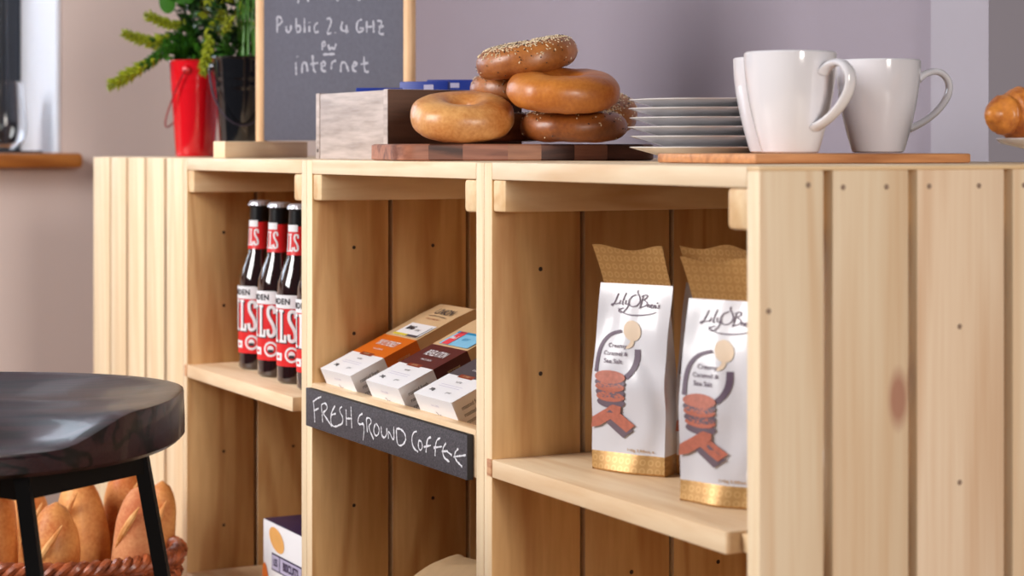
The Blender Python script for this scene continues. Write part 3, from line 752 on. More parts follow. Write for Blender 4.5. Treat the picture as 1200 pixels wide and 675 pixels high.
# ------------------------------------------------------------------ beer bottles
def bottle():
    root = thing('beer_bottle', '', 'bottle', (0, 0, 0), 0, 'beer bottles on the far shelf')
    g = MB()
    prof = [(0.0, 0.004), (0.018, 0.001), (0.0255, 0.0), (0.0283, 0.003), (0.0287, 0.01), (0.0287, 0.108), (0.0275, 0.122), (0.0225, 0.138), (0.0170, 0.152), (0.0148, 0.165), (0.0140, 0.185), (0.0132, 0.205), (0.0132, 0.2135), (0.0140, 0.2145), (0.0140, 0.2175), (0.0, 0.2180)]
    g.lathe(prof, M['beer']); g.build('glass_body', root)
    fo = MB(); fo.lathe([(0.0141, 0.1952), (0.0136, 0.213), (0.0145, 0.2140), (0.0145, 0.2160)], M['foil'], cap=False); fo.build('neck_foil', root)
    cp = MB()
    n = 63; vs = []
    pr = [(0.0156, 0.2150, 1), (0.0150, 0.2180, 0.6), (0.0140, 0.2205, 0.1), (0.0125, 0.2215, 0), (0.0, 0.2218, 0)]
    for (r, z, k) in pr:
        for i in range(n):
            a = 2 * PI * i / n; rr = r + 0.0006 * k * math.cos(21 * a); vs.append((rr * math.cos(a), rr * math.sin(a), z))
    fs = [[j * n + i, j * n + (i + 1) % n, (j + 1) * n + (i + 1) % n, (j + 1) * n + i] for j in range(len(pr) - 1) for i in range(n)]
    cp.add(vs, fs, M['cap'], True); cp.build('crown_cap', root)
    lb = MB(); lb.fix = False
    A0 = -PI / 2 - TH - math.radians(4) + math.radians(0)
    # heading that the label faces: towards the front, left of the viewpoint
    A0 = math.radians(-20.9 - 64)
    def cyl(rf, e):
        def f(s, h):
            r = rf(h) + e; a = A0 + s / 0.0289; return Vector((r * math.cos(a), r * math.sin(a), h))
        return f
    rb = lambda h: 0.0289
    def rn(h):
        for (ra, za), (rb_, zb_) in zip(prof[:-1], prof[1:]):
            if za <= h <= zb_: return ra + (rb_ - ra) * (h - za) / max(1e-6, zb_ - za) + 0.0002
        return 0.0142
    decal(lb, rect2d(-0.058, 0.0215, 0.058, 0.106, 48, 1), cyl(rb, 0), M['label_red'])
    for i, ch in enumerate('PILS'):
        x = -0.0215 + i * 0.0144
        v, f = slab_letter(ch, 0.0126, 0.041)
        decal(lb, (v, f), cyl(rb, 0.0003), M['ink'], x + 0.0016, 0.0698)
        decal(lb, (v, f), cyl(rb, 0.0006), M['white'], x, 0.0712)
    decal(lb, rect2d(-0.030, 0.0930, 0.026, 0.1095, 24, 1), cyl(rb, 0.0008), M['white'])
    decal(lb, ellipse2d(0.026, 0.10125, 0.005, 0.00825), cyl(rb, 0.0008), M['white'])
    v, f = refine(text2d('CAMDEN', 0.0098, 0.0004, space=1.15), 1); decal(lb, (v, f), cyl(rb, 0.0011), M['ink'], -0.003, 0.1012)
    decal(lb, ellipse2d(0.021, 0.0360, 0.0098, 0.0098), cyl(rb, 0.0004), M['white'])
    decal(lb, ellipse2d(0.021, 0.0360, 0.0070, 0.0070), cyl(rb, 0.0006), M['label_red'])
    decal(lb, ellipse2d(0.021, 0.0360, 0.0044, 0.0044), cyl(rb, 0.0008), M['white'])
    decal(lb, rect2d(0.0175, 0.0315, 0.0245, 0.0355, 4, 1), cyl(rb, 0.0010), M['ink'])
    decal(lb, rect2d(-0.008, 0.0285, 0.006, 0.0380, 8, 1), cyl(rb, 0.0004), M['white'])
    decal(lb, rect2d(-0.004, 0.0315, 0.002, 0.0345, 4, 1), cyl(rb, 0.0006), M['label_red'])
    lb.build('body_label', root)
    nl = MB(); nl.fix = False
    def cn(e):
        def f(s, h):
            r = rn(h) + e; a = A0 + s / 0.0145; return Vector((r * math.cos(a), r * math.sin(a), h))
        return f
    decal(nl, rect2d(-0.0455, 0.158, 0.0455, 0.1935, 48, 8), cn(0.0004), M['label_red'])
    for i, ch in enumerate('PILS'):
        v, f = slab_letter(ch, 0.0066, 0.022); decal(nl, (v, f), cn(0.0007), M['white'], -0.0105 + i * 0.0072, 0.1735)
    decal(nl, rect2d(-0.004, 0.187, 0.013, 0.1955, 12, 1), cn(0.0008), M['white'])
    nl.build('neck_label', root)
    return root
bt = bottle()
spots = [(305, 2.575, 'leftmost beer bottle with red label, farthest along the row'), (328, 2.49, 'second beer bottle from the left with a red label'),
         (351.5, 2.42, 'third beer bottle from the left, cap close under the batten'), (375.5, 2.35, 'beer bottle nearest the camera, mostly hidden behind the crate post')]
for i, (px, z, lab) in enumerate(spots):
    p = lz((px - 600) / FPX * z, z, zs_ + 0.0003)
    if i == 0: bt.location = p; bt['label'] = lab
    else: dup(bt, p, random.Random(i).uniform(-0.03, 0.03), lab)

# ------------------------------------------------------------------ box of biscuits on the lower shelf, kraft bags
zb = H - LOWER
bx = thing('biscuit_box', 'white and navy carton with printed biscuit on the lower shelf', 'box', (-1.177, 0.05, zb + 0.0003))
bmb = MB().box((0, 0, 0), (0.235, 0.075, 0.095), M['white'], 0.002, mats={'Z': M['navy'], 'X': M['navy']}); bmb.build('carton', bx)
pr = MB(); pr.fix = False
ff = lambda x, z: Vector((x, -0.0005, z))
ff2 = lambda x, z: Vector((x, -0.0009, z))
decal(pr, ellipse2d(0.050, 0.075, 0.027, 0.014, -0.25), ff, M['biscuit'])
decal(pr, ellipse2d(0.012, 0.010, 0.012, 0.030, 0.2), ff, M['orange'])
decal(pr, rect2d(0.033, 0.035, 0.138, 0.057), ff, M['navy'])
decal(pr, rect2d(0.035, 0.037, 0.060, 0.055), ff2, M['lilac']); decal(pr, rect2d(0.063, 0.037, 0.136, 0.055), ff2, M['lilac'])
decal(pr, text2d('LES', 0.013, 0.0004, sx=0.8), lambda x, z: Vector((x, -0.0012, z)), M['navy'], 0.0475, 0.046)
decal(pr, text2d('BISCUITS', 0.014, 0.0006, sx=0.95), lambda x, z: Vector((x, -0.0012, z)), M['navy'], 0.100, 0.046)
pr.build('printed_artwork', bx)

def kraft_bag(label, org, ang, w, d, h, seed):
    root = thing('paper_bag', label, 'paper bag', org, ang, 'crumpled kraft bags on the lower shelf')
    mb = MB(); n = 24; rows = 14; vs = []
    for j in range(rows + 1):
        t = j / rows; zz = h * (1 - (1 - t) ** 1.6)
        k = 1 - 0.75 * max(0, t - 0.55) / 0.45
        for i in range(n):
            a = 2 * PI * i / n; ca, sa = math.cos(a), math.sin(a)
            x = w / 2 * math.copysign(abs(ca) ** 0.5, ca) * (1 - 0.45 * max(0, t - 0.6) / 0.4); y = d / 2 * math.copysign(abs(sa) ** 0.5, sa) * k
            nn = 0.006 * noise.noise(Vector((x * 30, y * 30, zz * 30 + seed)))
            vs.append((x + nn, y + nn, zz + nn * min(1, t * 4)))
    fs = [[j * n + i, j * n + (i + 1) % n, (j + 1) * n + (i + 1) % n, (j + 1) * n + i] for j in range(rows) for i in range(n)]
    mb.add(vs, fs + [[rows * n + i for i in range(n)], list(range(n))[::-1]], M['kraft'], True); mb.build('bag_body', root)
    pm = MB(); pm.fix = False
    v, f = text2d('UNION', 0.016, 0.0005)
    pm.add([Vector((a, -d / 2 - 0.0045, h * 0.55 + b)) for a, b in v], f, M['ink']); pm.build('brand_print', root)
    return root
kraft_bag('crumpled kraft paper bag on the lower shelf under the coffee', (-0.725, 0.14, zb + 0.0005), 0.35, 0.18, 0.11, 0.113, 3)
kraft_bag('kraft paper bag with upright folded top, right behind the crumpled one', (-0.60, 0.30, zb + 0.0005), 0.9, 0.12, 0.07, 0.128, 9)

# ------------------------------------------------------------------ small mug hidden at the shelf end, and mugs
def mug(label, loc, hd, rt=0.0405, rbm=0.0248, h=0.088, group='white mugs'):
    root = thing('mug', label, 'mug', loc, hd, group)
    outer = [(rbm * 0.9, 0.0), (rbm, 0.0012)]
    for i in range(1, 15):
        t = i / 14; outer.append((rbm + (rt - rbm) * math.sin(t * PI / 2 * 0.98) ** 0.95, 0.0012 + (h - 0.002) * t))
    inner = [(r - 0.0030, z + 0.002) for r, z in outer[2:]][::-1]
    inner[0] = (rt - 0.0022, h - 0.0002)
    prof = [(0.0, 0.0015), (rbm * 0.85, 0.0015)] + outer + [(rt - 0.0010, h + 0.0004)] + inner + [(0.0, 0.006)]
    mb = MB().lathe(prof, M['china'], n=64, cap=False); mb.build('cup', root)
    s = h / 0.088
    def rad(z): 
        t = min(1, max(0, (z - 0.0012) / (h - 0.002))); return rbm + (rt - rbm) * math.sin(t * PI / 2 * 0.98) ** 0.95
    pts = smooth_path([(rad(0.072 * s) - 0.001, 0, 0.070 * s), (rad(.07 * s) + 0.007, 0, 0.0765 * s), (rad(.07 * s) + 0.020, 0, 0.0785 * s), (rad(.06 * s) + 0.031, 0, 0.070 * s), (rad(.05 * s) + 0.033, 0, 0.056 * s),
                        (rad(.04 * s) + 0.024, 0, 0.040 * s), (rad(.03 * s) + 0.010, 0, 0.028 * s), (rad(.022 * s) - 0.001, 0, 0.0225 * s)], 2)
    hm = MB()
    n = 12; vs = []; P = [Vector(p) for p in pts]
    for i, p in enumerate(P):
        t = (P[min(i + 1, len(P) - 1)] - P[max(0, i - 1)]).normalized(); nrm = t.cross(Vector((0, 1, 0))).normalized()
        e = abs(2 * i / (len(P) - 1) - 1) ** 3
        for k in range(n):
            a = 2 * PI * k / n; vs.append(p + Vector((0, 1, 0)) * math.cos(a) * (0.0062 + 0.002 * e) + nrm * math.sin(a) * (0.0032 + 0.001 * e))
    hm.add(vs, [[i * n + k, i * n + (k + 1) % n, (i + 1) * n + (k + 1) % n, (i + 1) * n + k] for i in range(len(P) - 1) for k in range(n)] + [list(range(n)), [(len(P) - 1) * n + k for k in range(n)]], M['china'], True)
    hm.build('handle', root)
    return root
AR = math.atan2(R.y, R.x)      # heading that points to the right of the frame
mug('small white mug at the right end of the snack shelf, its handle just showing', lz(0.2235, 1.50, zs_ + 0.0003), AR + PI + 0.75, 0.0275, 0.020, 0.062)

# serving board under the mugs
MBX0, MBX1, MBY0, MBY1, MBT = -0.335, -0.178, 0.12, 0.356, 0.0088
sb = thing('serving_board', 'thin reddish wooden serving board under the white mugs', 'board', ((MBX0 + MBX1) / 2, (MBY0 + MBY1) / 2, H))
hx, hy = (MBX1 - MBX0) / 2, (MBY1 - MBY0) / 2
sbo = MB().box((-hx, -hy, 0.0002), (hx, hy, MBT), M['acacia'], 0.002); sbo.build('board', sb)
zm = H + MBT + 0.0004
def pz(px, z): return (px - 600) / FPX * z, z
l, z = pz(926, 1.705); mug('white mug in front, its handle curling towards the right', lz(l, z, zm), AR - 0.90)
l, z = pz(1029, 1.86); mug('white mug on the right with its handle in full profile', lz(l, z, zm), AR + 0.1)
l, z = pz(910, 1.815); mug('white mug almost hidden behind the front mug', lz(l, z, zm), AR + 1.25)

# ------------------------------------------------------------------ plates
def plate(label, loc, rad=0.080, foot=0.043, hh=0.0145, group='stacked white plates', parent=None):
    prof = [(0, 0.0022), (foot - 0.004, 0.0022), (foot - 0.003, 0.0), (foot, 0.0), (foot + 0.002, 0.0035), (foot + 0.012, 0.0068), (rad - 0.006, hh - 0.0026), (rad, hh - 0.0008), (rad + 0.0003, hh), (rad - 0.001, hh + 0.0002), (rad - 0.008, hh - 0.001), (foot + 0.012, 0.0090), (foot + 0.003, 0.0056), (0, 0.0050)]
    o = MB().lathe(prof, M['plate'], n=72, cap=False).build('plate', loc=loc)
    tag(o, label, 'plate', group); return o
pc = lz(*pz(833, 1.90))
ordn = ['bottom white plate of the stack, lying on the crate top', 'second white plate from the bottom of the stack', 'third white plate from the bottom of the stack', 'fourth white plate from the bottom of the stack', 'fifth white plate from the bottom, under the top one', 'top white plate of the stack']
hts = [0, 0.0105, 0.0195, 0.0285, 0.0375, 0.0460]
for k in range(6):
    r = random.Random(k + 5)
    plate(ordn[k], (pc.x + r.uniform(-.0015, .0015), pc.y + r.uniform(-.0015, .0015), H + 0.0003 + hts[k] * 1.0))

# ------------------------------------------------------------------ chopping board and bagels
a0 = Vector((-0.659, 0.004, 0)); a1 = Vector((-0.600, 0.288, 0))
ax = (a1 - a0); LB = ax.length; ax.normalize(); bang = math.atan2(ax.y, ax.x); WB = 0.145
cb = thing('chopping_board', 'thick dark walnut chopping board under the bagels', 'board', (a0.x, a0.y, H), bang)
pts = []
rc = 0.022
for cx, cy, s in ((rc, rc, PI), (LB - rc, rc, 1.5 * PI), (LB - rc, WB - rc, 0), (rc, WB - rc, PI / 2)):
    for i in range(9): pts.append((cx + rc * math.cos(s + i * PI / 16), cy + rc * math.sin(s + i * PI / 16)))
def prism(mb, pts, z0, z1, mat, bev=0.0015):
    n = len(pts); cx = sum(p[0] for p in pts) / n; cy = sum(p[1] for p in pts) / n
    def off(k): return [((p[0] - cx) * (1 - k / 0.07) + cx, (p[1] - cy) * (1 - k / 0.07) + cy) for p in pts]
    lv = [(off(bev), z0), (pts, z0 + bev), (pts, z1 - bev), (off(bev), z1)]
    vs = [(x, y, z) for q, z in lv for x, y in q]
    mb.add(vs, [[j * n + i, j * n + (i + 1) % n, (j + 1) * n + (i + 1) % n, (j + 1) * n + i] for j in range(3) for i in range(n)] + [list(range(n))[::-1], [3 * n + i for i in range(n)]], mat)
    return mb
BT = 0.0178
M['walnut_board'] = wood('walnut_blocks', srgb(70, 38, 30), srgb(152, 102, 80), 'x', 1.3, 0.45, 0.7, streak=0.5)
blk = [wood('walnut_block_red', srgb(96, 52, 40), srgb(176, 118, 94), 'x', 1.5, 0.45, 0.6, streak=0.5), wood('walnut_block_dark', srgb(66, 36, 28), srgb(134, 84, 64), 'x', 1.6, 0.45, 0.8, streak=0.5),
       wood('walnut_block_tan', srgb(110, 68, 50), srgb(170, 120, 92), 'x', 1.2, 0.45, 0.5, streak=0.5)]
fine = []
for a_, b_ in zip(pts, pts[1:] + pts[:1]):
    n_ = max(1, int(math.hypot(b_[0] - a_[0], b_[1] - a_[1]) / 0.012))
    for q in range(n_): fine.append((a_[0] + (b_[0] - a_[0]) * q / n_, a_[1] + (b_[1] - a_[1]) * q / n_))
pb = prism(MB(), fine, 0.0002, BT, blk[0])
for m_ in blk: pb.mi(m_)
for q, f_ in enumerate(pb.f):
    if len(f_) == 4:
        xx = sum(pb.v[v_].x for v_ in f_) / 4; pb.m[q] = (0, 1, 0, 2, 1, 0, 1, 2)[int(max(0, xx) / LB * 7.5)]
pb.build('board', cb)
def bagel(label, center, rad, hgt, tilt_axis, tilt, mat, seeds=0, seed=1, hole=0.010):
    """rad outer radius, hgt thickness"""
    root = thing('bagel', label, 'bagel', center, 0, 'bagels piled on the chopping board')
    q = Matrix.Rotation(tilt, 3, Vector(tilt_axis))
    tr = (rad - hole) / 2; Rm = hole + tr; nu, nv = 72, 32
    def P(u, v, e=0):
        cu, su = math.cos(v), math.sin(v)
        ex = math.copysign(abs(cu) ** 0.85, cu); ez = math.copysign(abs(su) ** 0.85, su)
        if su < 0: ez *= 0.88
        k = 1 + 0.05 * noise.noise(Vector((math.cos(u) * 1.3 + seed, math.sin(u) * 1.3, seed * 2.0)))
        r = (Rm + tr * ex) * k; z = hgt / 2 * ez * (1 + 0.07 * noise.noise(Vector((math.cos(u) * 1.2, math.sin(u) * 1.2, seed * 5.1))))
        n2 = 0.0011 * noise.noise(Vector((r * math.cos(u) * 60, r * math.sin(u) * 60, z * 60 + seed)))
        p = Vector((r * math.cos(u), r * math.sin(u), z)); d = Vector((math.cos(u) * cu, math.sin(u) * cu, su))
        return q @ (p + d * (n2 + e)), q @ d
    mb = MB(); vs = [P(2 * PI * i / nu, 2 * PI * j / nv)[0] for i in range(nu) for j in range(nv)]
    mb.add(vs, [[i * nv + j, ((i + 1) % nu) * nv + j, ((i + 1) % nu) * nv + (j + 1) % nv, i * nv + (j + 1) % nv] for i in range(nu) for j in range(nv)], mat, True)
    mb.build('crust', root)
    if seeds:
        sm = MB(); rnd = random.Random(seed)
        for k in range(seeds):
            u = rnd.uniform(0, 2 * PI); v = rnd.gauss(PI / 2, 0.55) if rnd.random() < 0.85 else rnd.uniform(-0.9, 3.9)
            p, d = P(u, v, 0.0004); t = d.orthogonal().normalized(); t = Matrix.Rotation(rnd.uniform(0, 6.3), 3, d) @ t; w = d.cross(t)
            L_ = rnd.uniform(0.0012, 0.0019); B_ = 0.0008; m = M['seed_dark'] if rnd.random() < 0.3 else M['seed']
            if m is M['seed_dark']: L_ *= 0.7
            sm.add([p + t * L_, p + w * B_, p - t * L_, p - w * B_, p + d * 0.0009], [[0, 1, 4], [1, 2, 4], [2, 3, 4], [3, 0, 4], [3, 2, 1, 0]], m, True)
        so = sm.build('seed_topping', root); so['kind'] = 'stuff'
    return root
ZT = H + BT
RA = tuple(R)                           # sideways axis; positive tilt lowers the far edge... see signs below
def bg(label, px, depth, zc, dia_px, hgt, pitch, roll, mat, **k):
    c = lz(*pz(px, depth), ZT + zc); rad = dia_px * depth / FPX / 2
    axis = (R * pitch + F * roll); ang = axis.length
    return bagel(label, c, rad, hgt, tuple(axis.normalized()) if ang > 1e-4 else (1, 0, 0), ang, mat, **k)
bg('plain golden bagel at the left of the pile, its hole showing', 542, 2.09, 0.0285, 122, 0.042, 0.26, 0.02, M['bagel'], seed=2, hole=0.009)
bg('dark seeded bagel lying under the glossy plain one', 672, 2.09, 0.0185, 126, 0.034, 0.05, 0.0, M['bagel_dark'], seeds=420, seed=3)
bg('glossy golden bagel in the middle of the pile, right of centre', 660, 2.06, 0.0560, 134, 0.040, 0.18, 0.02, M['bagel2'], seed=5, hole=0.008)
bg('seeded bagel half hidden behind, under the top bagel', 604, 2.17, 0.0625, 104, 0.034, 0.10, -0.05, M['bagel_seeded'], seeds=500, seed=6)
bg('topmost bagel, tilted and covered in mixed seeds', 617, 2.11, 0.0925, 120, 0.036, 0.10, -0.20, M['bagel_seeded'], seeds=1400, seed=7)
bg('seeded bagel at the back right of the pile, behind the plates', 696, 2.20, 0.0365, 100, 0.038, 0.35, 0.1, M['bagel_seeded'], seeds=500, seed=8)
bg('bagel hidden at the back of the pile, holding up the others', 590, 2.21, 0.0185, 108, 0.034, 0.0, 0.0, M['bagel_dark'], seeds=200, seed=12)

# ------------------------------------------------------------------ grey wooden box with blue cards
BXx1, BXx0, BXy0, BXd, BXh = -0.806, -1.020, 0.060, 0.17, 0.0795
gb = thing('wooden_box', 'open grey washed wooden box holding blue packets', 'box', ((BXx0 + BXx1) / 2, BXy0 + BXd / 2, H + 0.0002))
w2, d2 = (BXx1 - BXx0) / 2, BXd / 2
MB().box((-w2 + 0.012, -d2, 0), (w2 - 0.012, -d2 + 0.011, BXh - 0.001), M['greywood'], 0.001).build('front_panel', gb)
for s in (-1, 1):
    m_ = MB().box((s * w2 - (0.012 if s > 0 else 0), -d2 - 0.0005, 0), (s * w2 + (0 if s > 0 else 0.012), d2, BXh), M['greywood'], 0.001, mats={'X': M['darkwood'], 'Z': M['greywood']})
    m_.box((s * w2 - (0.009 if s > 0 else -0.005), -d2 - 0.0011, 0.008), (s * w2 - (0.005 if s > 0 else -0.009), -d2 + 0.001, 0.012), M['nail'])
    m_.build('side_panel', gb)
MB().box((-w2 + 0.012, d2 - 0.011, 0), (w2 - 0.012, d2, BXh - 0.001), M['greywood'], 0.001).build('back_panel', gb)
MB().box((-w2 + 0.012, -d2 + 0.011, 0.001), (w2 - 0.012, d2 - 0.011, 0.009), M['greywood'], 0.0005).build('base_panel', gb)
def packet(label, pxa, pxb, pya, pyb, dep, th, tilt, seed):
    c = lz((pxa + pxb) / 2 / FPX * dep - 600 / FPX * dep, dep); w = (pxb - pxa) / FPX * dep
    zt = CAM.z - (pya - HY) / FPX * dep; zbm = H + 0.0095
    root = thing('blue_packet', label, 'packet', (c.x, c.y, zbm), AR + tilt, 'blue packets in the grey box')
    m_ = MB().box((-w / 2, -th / 2, 0), (w / 2, th / 2, zt - zbm), M['blue'], 0.0015); m_.build('packet_body', root)
    p_ = MB(); p_.fix = False
    decal(p_, rect2d(w / 2 - 0.030, zt - zbm - 0.010, w / 2 - 0.018, zt - zbm - 0.004), lambda x, z: Vector((x, -th / 2 - 0.0004, z)), M['lilac'])
    p_.build('printed_mark', root)
packet('low blue packet lying along the front of the grey box', 417, 472, 103.0, 107, 2.30, 0.008, 0.05, 1)
packet('taller blue packet standing in the grey box beside the left bagel', 468, 528, 95.5, 107, 2.31, 0.010, -0.28, 2)
packet('blue packet at the back of the grey box behind the bagels', 500, 556, 93.5, 107, 2.40, 0.008, -0.12, 3)

# ------------------------------------------------------------------ chalkboard on stand
YB = 0.24
def solve_depth_at_y(px, Y):
    d = ray(px, HY); t = (Y - CAM.y) / d.y; return t
zl = 2.66
A = lz(*pz(306.5, zl)); angb = math.radians(-36)
# the board runs towards the viewer on the right
dirb = (R * math.cos(angb) + F * math.sin(angb))
# length so that the right post lands on column 480
pr_ = (480 - 600) / FPX; latA = (306.5 - 600) / FPX * zl
tt = (pr_ * zl - latA) / (math.cos(angb) - pr_ * math.sin(angb))
hb_ang = math.atan2(dirb.y, dirb.x)
st = thing('chalkboard_stand', 'tabletop chalkboard in a pale wooden frame with handwritten internet details', 'chalkboard', (A.x, A.y, H), hb_ang)
HB = 0.42; pw = 0.0080
for x in (0, tt):
    m_ = MB().tube([(x, 0, 0.0225), (x, 0, HB)], pw, M['frame_beech'], n=16); m_.build('post', st)
    MB().box((x - 0.011, -0.082, 0.0002), (x + 0.011, 0.082, 0.0225), M['foot_beech'], 0.0015).build('foot', st)
MB().box((0.004, -0.003, 0.0236), (tt - 0.004, 0.003, HB - 0.01), M['board'], 0.0005).build('board', st)
MB().tube([(0, 0, HB - 0.01), (tt, 0, HB - 0.01)], pw * 0.9, M['frame_beech'], n=12).build('top_rail', st)
up_n = Vector((-dirb.y, dirb.x, 0))
txt = [[(90,125),(92,235)],[(88,125),(110,118),(130,150),(115,170),(92,185)],[(155,190),(158,225),(175,235),(190,215),(190,180)],[(228,130),(228,230),(250,232),(262,205),(250,182),(230,190)],
 [(287,130),(288,235)],[(322,185),(322,230)],[(322,160),(323,165)],[(385,165),(362,175),(355,215),(370,238),(388,225)],[(448,140),(465,125),(482,150),(470,190),(445,245),(480,238)],[(508,233),(510,238)],
 [(560,155),(545,220),(605,225)],[(590,180),(590,240)],[(700,140),(670,150),(660,195),(670,235),(705,225),(712,200),(685,205)],[(735,150),(735,235)],[(782,145),(785,235)],[(735,195),(785,190)],
 [(810,150),(850,150),(815,245),(858,245)],[(820,195),(858,188)],[(415,305),(415,360)],[(415,305),(435,300),(440,325),(418,335)],[(458,320),(465,360),(482,335),(498,362),(515,315)],[(420,392),(505,388)],
 [(225,450),(228,540)],[(235,405),(236,410)],[(270,525),(270,455),(300,445),(310,515)],[(345,395),(352,510),(370,518)],[(330,462),(385,452)],[(405,480),(440,470),(430,438),(405,455),(412,510),(442,512)],
 [(480,500),(482,445),(515,435)],[(548,520),(548,455),(580,440),(605,515)],[(630,480),(668,468),(655,445),(632,460),(635,505),(662,515)],[(715,405),(718,520),(750,515)],[(690,462),(745,452)],
 # line above: Wi-Fi network names, mostly out of frame
 [(245,-60),(250,-15),(240,22)],[(225,-55),(245,-20)],[(300,-60),(308,-10),(318,12)],[(345,-50),(345,-10)],[(400,-55),(430,-55),(428,-12),(400,-10),(400,-55)],[(510,-60),(512,-15),(530,8)],[(560,-55),(575,-12),(592,-55)],[(660,-60),(662,-10),(690,0)]]
cw = MB(); cw.fix = False
Pn = up_n if up_n.dot(F) < 0 else -up_n     # facing the viewer
Minv = Matrix.Rotation(-hb_ang, 4, 'Z')
for i, s_ in enumerate(txt):
    P = []
    for (a, b) in smooth_path(s_, 2 if len(s_) > 2 else 0):
        w = on_plane(310 + a / 6.135, b / 6.135, Vector((A.x, A.y, 0)) + Pn * 0.0035, Pn)
        lc = Minv @ (w - Vector((A.x, A.y, H))); P.append((lc.x, lc.z)); yy = lc.y
    vs, fs = stroke2d(P, 0.0030, jit=0.5, seed=i)
    cw.add([Vector((x, yy, z)) for x, z in vs], fs, M['chalk_dim'])
cw.build('chalk_lettering', st)

# ------------------------------------------------------------------ plant pots
def pot(label, px, depth, rtop, rbot, h, paint, wiremat, hrot, builder, stemsname):
    c = lz(*pz(px, depth), H + 0.0002)
    root = thing('potted_plant', label, 'potted plant', c, AR)
    prof = [(0, 0.002), (rbot, 0.0), (rbot + 0.0012, 0.003)]
    bands = {0.80: 0.0010, 0.74: 0.0010}
    for i in range(1, 40):
        t = i / 40; e = 0.0011 * (math.exp(-((t - 0.79) / 0.012) ** 2) + math.exp(-((t - 0.71) / 0.012) ** 2))
        prof.append((rbot + (rtop - rbot) * t + e, h * t))
    prof += [(rtop, h * 0.985), (rtop + 0.0022, h * 0.992), (rtop + 0.0022, h), (rtop - 0.0005, h), (rtop - 0.002, h * 0.96)]
    p = MB().lathe(prof, paint, n=64, cap=False)
    p.build('bucket', root)
    MB().lathe([(0, h * 0.955), (rtop - 0.002, h * 0.955)], M['soil'], cap=False).build('soil', root)
    # ears and hanging handle
    a = hrot
    hd = MB()
    e1 = Vector((math.cos(a), math.sin(a), 0)) * (rtop + 0.003); 
    perp = Vector((-math.sin(a), math.cos(a), 0))
    e1z = h * 0.90
    P = []
    for i in range(25):
        t = PI * i / 24
        v = Vector((math.cos(a), math.sin(a), 0)) * math.cos(t) * (rtop + 0.004) - perp * math.sin(t) * (rtop + 0.006)
        P.append(v + Vector((0, 0, e1z - 0.088 * math.sin(t))))
    hd.tube(P, 0.0013, wiremat, n=8); hb = hd.build('handle', root)
    for s in (-1, 1):
        er = MB(); pos = Vector((math.cos(a), math.sin(a), 0)) * s * (rtop - 0.001)
        er.lathe([(0.0, 0.006), (0.003, 0.0055), (0.0065, 0.003), (0.0075, 0)], paint, n=20, cap=False,
                 xf=lambda v, s=s, pos=pos: pos + Vector((math.cos(a), math.sin(a), 0)) * s * v.z + perp * v.x + Vector((0, 0, 1)) * v.y + Vector((0, 0, e1z)))
        er.build('ear', root)
    for nm, mb in builder(c, depth, h): mb.build(nm, root)
    return root
def spiky(mb, pts, r, seed, tipfrac=0.35, dens=900):
    """stem closely set with small plump leaves"""
    rnd = random.Random(seed); r *= 1.25; P = [Vector(p) for p in smooth_path([tuple(p) for p in pts], 3)]
    mb.tube(P, [0.0016] * len(P), M['leaf_dark'], n=5)
    seg = [0]
    for a, b in zip(P[:-1], P[1:]): seg.append(seg[-1] + (b - a).length)
    Ltot = seg[-1]; n = int(Ltot * dens)
    for k in range(n):
        s = Ltot * (k + 0.5) / n; i = max(j for j in range(len(seg) - 1) if seg[j] <= s); t = (s - seg[i]) / max(1e-6, seg[i + 1] - seg[i])
        p = P[i].lerp(P[i + 1], t); d = (P[i + 1] - P[i]).normalized(); f = s / Ltot
        a = k * 2.4; o = d.orthogonal().normalized(); o = Matrix.Rotation(a, 3, d) @ o
        rr = r * (1.0 if f < 0.9 else 1 - (f - 0.9) * 5) * rnd.uniform(0.75, 1.15)
        tip = p + o * rr + d * rr * 0.75; w = d.cross(o) * rr * 0.34; m = p + o * rr * 0.45 + d * rr * 0.2
        mat = M['leaf_tip'] if f > 1 - tipfrac + rnd.uniform(-.12, .12) else M['leaf']
        mb.add([p, m + w + d * rr * .1, tip, m - w + d * rr * .1, m + o * rr * .12 - d * rr * 0.25, m + d * rr * 0.35], [[0, 1, 5], [1, 2, 5], [2, 3, 5], [3, 0, 5], [0, 4, 1], [1, 4, 2], [2, 4, 3], [3, 4, 0]], mat, True)
def blob_leaves(mb, c, rx, ry, rz_, n, size, seed, mats):
    rnd = random.Random(seed)
    for k in range(n):
        while True:
            v = Vector((rnd.uniform(-1, 1), rnd.uniform(-1, 1), rnd.uniform(-1, 1)))
            if v.length < 1: break
        p = Vector((c[0] + v.x * rx, c[1] + v.y * ry, c[2] + v.z * rz_)); d = (v + Vector((rnd.uniform(-1, 1), rnd.uniform(-1, 1), rnd.uniform(-0.3, 1)))).normalized()
        w = d.orthogonal().normalized(); w = Matrix.Rotation(rnd.uniform(0, 6.28), 3, d) @ w; nn = d.cross(w); s = size * rnd.uniform(0.6, 1.2)
        mb.add([p, p + d * s * .5 + w * s * .32 + nn * s * .06, p + d * s, p + d * s * .5 - w * s * .32 + nn * s * .06, p + d * s * .5 - nn * s * 0.02], [[0, 1, 4], [1, 2, 4], [2, 3, 4], [3, 0, 4]], rnd.choice(mats), True)
def img_local(c, depth0):
    """returns f(px, py, dd) -> local coordinates of a plant rooted at c"""
    inv = Matrix.Rotation(-AR, 3, 'Z')
    def f(px, py, dd=0.0):
        z = depth0 + dd; p = lz(*pz(px, z), CAM.z - (py - HY) / FPX * z); return inv @ (p - c)
    return f
